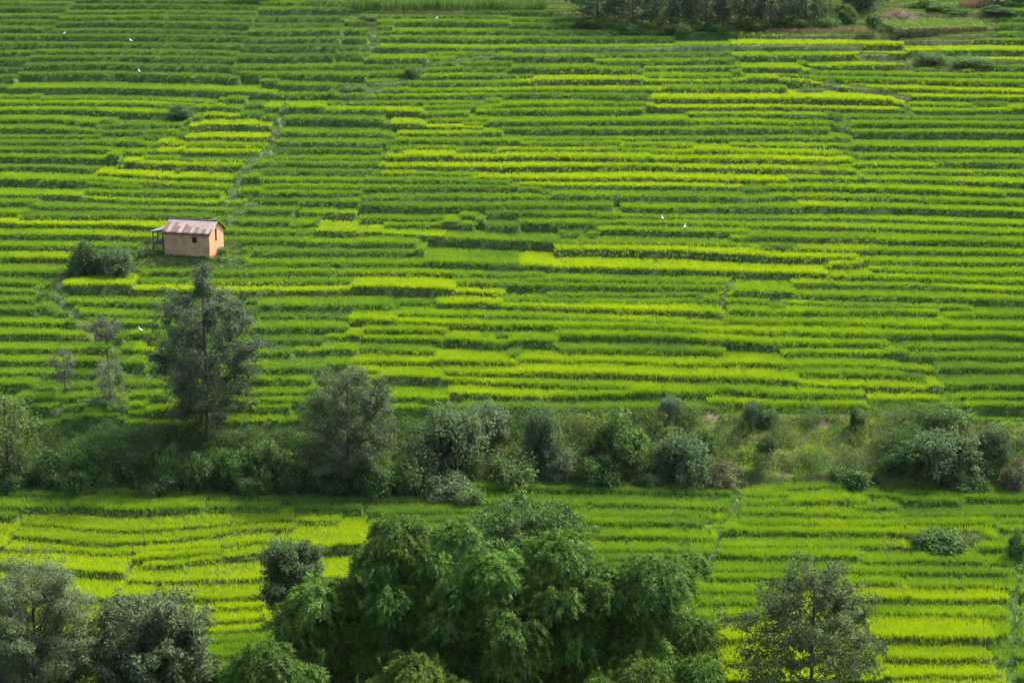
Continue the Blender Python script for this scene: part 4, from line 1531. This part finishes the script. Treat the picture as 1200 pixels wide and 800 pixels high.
wood_bush_specs = [
    (690, 33, 40, 10, 'dark2', 'low dark bush at the left foot of the wood'), (740, 38, 44, 12, 'dark', 'low dark bush at the wood foot, second from left'),
    (795, 41, 46, 12, 'weedy', 'weedy bush at the foot of the wood above the shaded strip'), (840, 40, 44, 13, 'dark2', 'leafy bush at the wood foot above the brightest top paddy'),
    (885, 36, 40, 12, 'weedy', 'weedy bush at the wood foot left of brown hedge'), (930, 33, 44, 12, 'dark2', 'green bush at wood foot before the brown hedge line'),
    (970, 33, 30, 12, 'weedy', 'small green bush left of the bright round bush'), (1085, 12, 60, 12, 'light', 'light green bushes behind the vine arbour'),
    (1120, 16, 50, 8, 'dark', 'dark low hedge bush behind the right of the arbour'), (1170, 20, 50, 8, 'dark', 'dark low hedge bush at the top right below corner tree'),
]
for (u, v, w, h, kd, lab) in wood_bush_specs:
    shrub(kd, u, v, w, h, lab, GE, 'bush', 'bush')
# sapling with big leaves beside the arbour
x, y, z = at(1023, 44)
make_tree('sapling', 'single spindly sapling left of the vine arbour at the top', 'tree', (x, y, z), 3.6, [(0.4, .6), (0.7, 1.3), (1, .6)], t0=0.4, nbr=12, leaf=(0.55, 0.2), ncl=3, nl=9, crad=0.5, col=(0.06, 0.11, 0.03), r0=0.09)


def stalk_field(name, label, cat, u0, u1, v_front, rows, rowgap, hgt, col, sp=0.5):
    """rows of tall stalks with long arching leaves"""
    P, H_ = [], []
    for r_ in range(rows):
        v = v_front(r_)
        for u in np.arange(u0, u1, sp / 0.16):
            y = y_at(v) + r_ * rowgap + rng.normal(0, .15)
            uu = u + rng.uniform(-1.5, 1.5)
            x = x_at(uu, y, float(z0(y)))
            P.append((x, y))
            H_.append(hgt * rng.uniform(0.8, 1.15) * (1 + 0.12 * math.sin(uu * 0.09)))
    P = np.array(P)
    H_ = np.array(H_)
    Z = ground(P[:, 0], P[:, 1])
    n = len(P)
    V1, C1 = tufts(P[:, 0], P[:, 1], Z - .05, H_, 5, 0.16, 0.14, np.tile(np.array(col), (n, 1)), 0.2, 0.2)
    Pm = np.repeat(np.stack([P[:, 0], P[:, 1], Z], 1), 7, 0)
    Pm[:, 2] += np.repeat(H_, 7) * rng.uniform(0.15, 0.85, n * 7)
    D = np.stack([rng.normal(size=n * 7), rng.normal(size=n * 7), rng.uniform(0.3, 1.1, n * 7)], 1)
    V2 = leaf_arrays(Pm, D, rng.uniform(0.6, 1.0, n * 7), 0.12, droop=0.35)
    C2 = np.tile(np.array(col), (n * 7, 1)) * (1 + rng.normal(0, .2, (n * 7, 1)))
    o = link(name, leaf_mesh(name, [(V1, C1), (V2, np.clip(C2, .004, 1))]), M_grass)
    tag(o, label, cat, kind='stuff')


stalk_field('maize_crop', 'stand of tall green maize along the top edge', 'maize', 418, 640, lambda r: 16, 7, 0.9, 2.5, (0.070, 0.125, 0.030))
stalk_field('reed_grass', 'paler tall grass at the top edge left of the maize', 'tall grass', 372, 470, lambda r: 9, 5, 1.0, 1.4, (0.105, 0.17, 0.05))
stalk_field('dry_crop', 'reddish dry crop stalks at the top right', 'dry crop', 1128, 1164, lambda r: 11, 4, 1.0, 1.9, (0.15, 0.105, 0.06))
stalk_field('fallow_grass', 'brownish fallow strip along the foot of the dark wood', 'dry grass', 900, 1022, lambda r: 40, 3, 0.9, 0.9, (0.14, 0.105, 0.062))

# vine arbour: posts, poles and a mat of climbing vines
ax, ay, az_ = at(1050, 47)
bx_, by_, bz_ = at(1166, 38)
arb = empty('vine_arbour', (ax, ay, az_), 'low pole arbour overgrown with climbing vines at the top right', 'arbour')
vec = np.array([bx_ - ax, by_ - ay])
ln = np.hypot(*vec)
ex = vec / ln
ez = np.array([-ex[1], ex[0]])
DEP = 8.0


def arp(s, t):
    q = ex * s + ez * t
    return q[0], q[1]


for i in range(8):
    for j in range(3):
        s, t = ln * i / 7, DEP * j / 2
        qx, qy = arp(s, t)
        zg = gz(ax + qx, ay + qy) - az_
        tb = Tubes(6)
        top = 2.35 + 0.12 * t
        tb.add([(qx, qy, zg - 0.2), (qx + rng.normal(0, .04), qy, top * .5), (qx + rng.normal(0, .05), qy, top)], [0.06, 0.055, 0.05])
        link('post', tb.mesh('post'), M_wood, arb)
tb = Tubes(6)
for j in range(3):
    a0_, a1_ = arp(-0.4, DEP * j / 2), arp(ln + 0.4, DEP * j / 2)
    zt = 2.38 + 0.12 * DEP * j / 2
    tb.add([(a0_[0], a0_[1], zt), ((a0_[0] + a1_[0]) / 2, (a0_[1] + a1_[1]) / 2, zt - 0.06), (a1_[0], a1_[1], zt)], [0.05, 0.05, 0.05])
for i in range(8):
    a0_, a1_ = arp(ln * i / 7, -0.4), arp(ln * i / 7, DEP + .4)
    tb.add([(a0_[0], a0_[1], 2.42), (a1_[0], a1_[1], 2.48 + 0.12 * DEP)], [0.04, 0.04])
link('poles', tb.mesh('poles'), M_wood, arb)
n = 900
s = rng.uniform(-0.3, ln * 0.94, n)
t = rng.uniform(-0.3, DEP, n)
cen = np.stack([ex[0] * s + ez[0] * t, ex[1] * s + ez[1] * t, 2.52 + 0.12 * t + rng.normal(0, .08, n) + 0.14 * noise2(s, t, 2.0, 3)], 1)
p1 = cluster_leaves(cen, 0.42, 10, 0.26, 0.2, (0.105, 0.165, 0.034), 0.2, 0.35)
s = rng.uniform(-0.3, ln * 0.86, 420)
hz = rng.random(420)
cen = np.stack([ex[0] * s + ez[0] * -0.3, ex[1] * s + ez[1] * -0.3, 2.45 - 2.1 * hz], 1)
p2 = cluster_leaves(cen, 0.3, 7, 0.26, 0.14, (0.10, 0.10, 0.06), 0.3, 0.9, down=0.5)
m_ = np.repeat(s > ln * 0.3, 7)
p2[1][m_] = p2[1][m_] * np.array([1.25, 0.85, 0.8])
s = rng.uniform(0, ln * 0.28, 200)
cen = np.stack([ex[0] * s + ez[0] * -0.5, ex[1] * s + ez[1] * -0.5, rng.uniform(-.2, 1.6, 200)], 1)
p3 = cluster_leaves(cen, 0.35, 9, 0.26, 0.16, (0.045, 0.07, 0.03), 0.2, 0.9)
link('vines', leaf_mesh('vines', [p1, p2, p3]), M_leaf, arb)

# a pale farm building whose foot just shows at the top right
x, y, z = at(1168, 2)
shed = empty('farm_shed', (x, y, z), 'whitewashed farm shed just showing at the top edge behind the dry crop', 'shed')
q = Boxes()
q.add((-1.3, -1.0, -0.3), (1.3, 1.4, 2.3))
M_white = noise_mat('whitewash', (0.62, 0.61, 0.58), (0.75, 0.74, 0.71), 2.0, 0.9)
link('wall', q.mesh('wall'), M_white, shed)
q = Boxes()
q.add((-0.45, -1.05, -0.2), (0.35, -1.004, 1.7))
link('door', q.mesh('door'), M_wood, shed)
q = Boxes()
q.v += [(-1.6, -1.4, 2.303), (1.6, -1.4, 2.303), (1.6, 1.8, 2.303), (-1.6, 1.8, 2.303), (-1.6, 0.2, 3.1), (1.6, 0.2, 3.1)]
q.f += [(0, 3, 2, 1), (0, 1, 5, 4), (2, 3, 4, 5), (0, 4, 3), (1, 2, 5)]
link('roof', q.mesh('roof'), M_oldtin, shed)

# ------------------------------------------------------------------ white egrets feeding in the paddies
M_feather = noise_mat('white_feather', (0.78, 0.78, 0.76), (0.86, 0.86, 0.84), 20, 0.8)
M_bill = noise_mat('yellow_bill', (0.5, 0.33, 0.05), (0.55, 0.38, 0.07), 10, 0.5)
M_leg = noise_mat('dark_leg', (0.03, 0.03, 0.03), (0.05, 0.05, 0.045), 10, 0.6)
tb = Tubes(10)
body = [(-0.30, 0, 0.40), (-0.22, 0, 0.43), (-0.10, 0, 0.48), (0.03, 0, 0.53), (0.12, 0, 0.57), (0.17, 0, 0.63), (0.16, 0, 0.70), (0.13, 0, 0.76), (0.14, 0, 0.82), (0.18, 0, 0.855), (0.225, 0, 0.855), (0.26, 0, 0.85)]
tb.add(body, [0.01, 0.05, 0.095, 0.105, 0.075, 0.042, 0.03, 0.026, 0.026, 0.034, 0.03, 0.012])
egret_body = tb.mesh('body')
egret_body.materials.append(M_feather)
tb = Tubes(6)
tb.add([(0.25, 0, 0.852), (0.31, 0, 0.845), (0.37, 0, 0.835)], [0.013, 0.009, 0.002])
egret_bill = tb.mesh('bill')
egret_bill.materials.append(M_bill)
egret_legs = []
for s_ in (-1, 1):
    tb = Tubes(6)
    tb.add([(-0.03, 0.035 * s_, 0.45), (-0.0, 0.035 * s_, 0.25), (-0.03, 0.035 * s_, 0.0)], [0.014, 0.010, 0.009])
    tb.add([(-0.06, 0.035 * s_, 0.004), (0.0, 0.035 * s_, 0.006), (0.07, 0.04 * s_, 0.004)], [0.006, 0.008, 0.004])
    me = tb.mesh('leg')
    me.materials.append(M_leg)
    egret_legs.append(me)
egret_specs = [
    (75, 43, 0.4, 'leftmost white egret of the two in the dark upper left paddies'), (149, 58, 3.0, 'white egret right of the other in the dark upper left paddies'),
    (158, 95, 2.6, 'white egret at the upper rim of the broad bright paddy on the left'), (511, 31, 0.2, 'white egret on the bare strip below the maize'),
    (803, 270, 0.9, 'white egret in the mid slope right of centre'), (777, 261, 2.0, 'smaller looking white egret above and left of the mid slope one'), (162, 395, 2.9, 'white egret between the saplings and the tallest tree'),
]
for (u, v, rz0, lab) in egret_specs:
    y = y_at(v, True)
    x = x_at(u, y, float(z0(y)) + 0.9)
    zz = gz(x, y)
    e = empty('egret', (x, y, zz + 0.35), lab, 'bird', 'white egrets in the paddies', rz=rz0)
    # it stands on the rim of its paddy
    c_ = int(column(x))
    k_ = int((EY[c_] <= y).sum() - 1)
    e.location = (x, EY[c_, k_ + 1] + 0.02, LEV[c_, k_ + 1] + 0.45)
    link('body', egret_body, None, e)
    link('bill', egret_bill, None, e)
    for lg in egret_legs:
        link('leg', lg, None, e)

# ------------------------------------------------------------------ moist air over the valley
hz = Boxes()
hz.add((-4100, -2900, float(fz.min()) - 1.0), (4100, 5000, float(fz.max()) + 12.0))
M_haze, nt, out = newmat('valley_air')
pv = nt.nodes.new('ShaderNodeVolumePrincipled')
pv.inputs['Color'].default_value = (0.86, 0.94, 1.0, 1)
pv.inputs['Density'].default_value = 0.000010
pv.inputs['Anisotropy'].default_value = 0.0
nt.links.new(pv.outputs[0], out.inputs['Volume'])
haze = link('haze', hz.mesh('haze'), M_haze)
tag(haze, 'thin bluish haze lying over the whole valley', 'haze', kind='stuff')
bpy.context.view_layer.update()
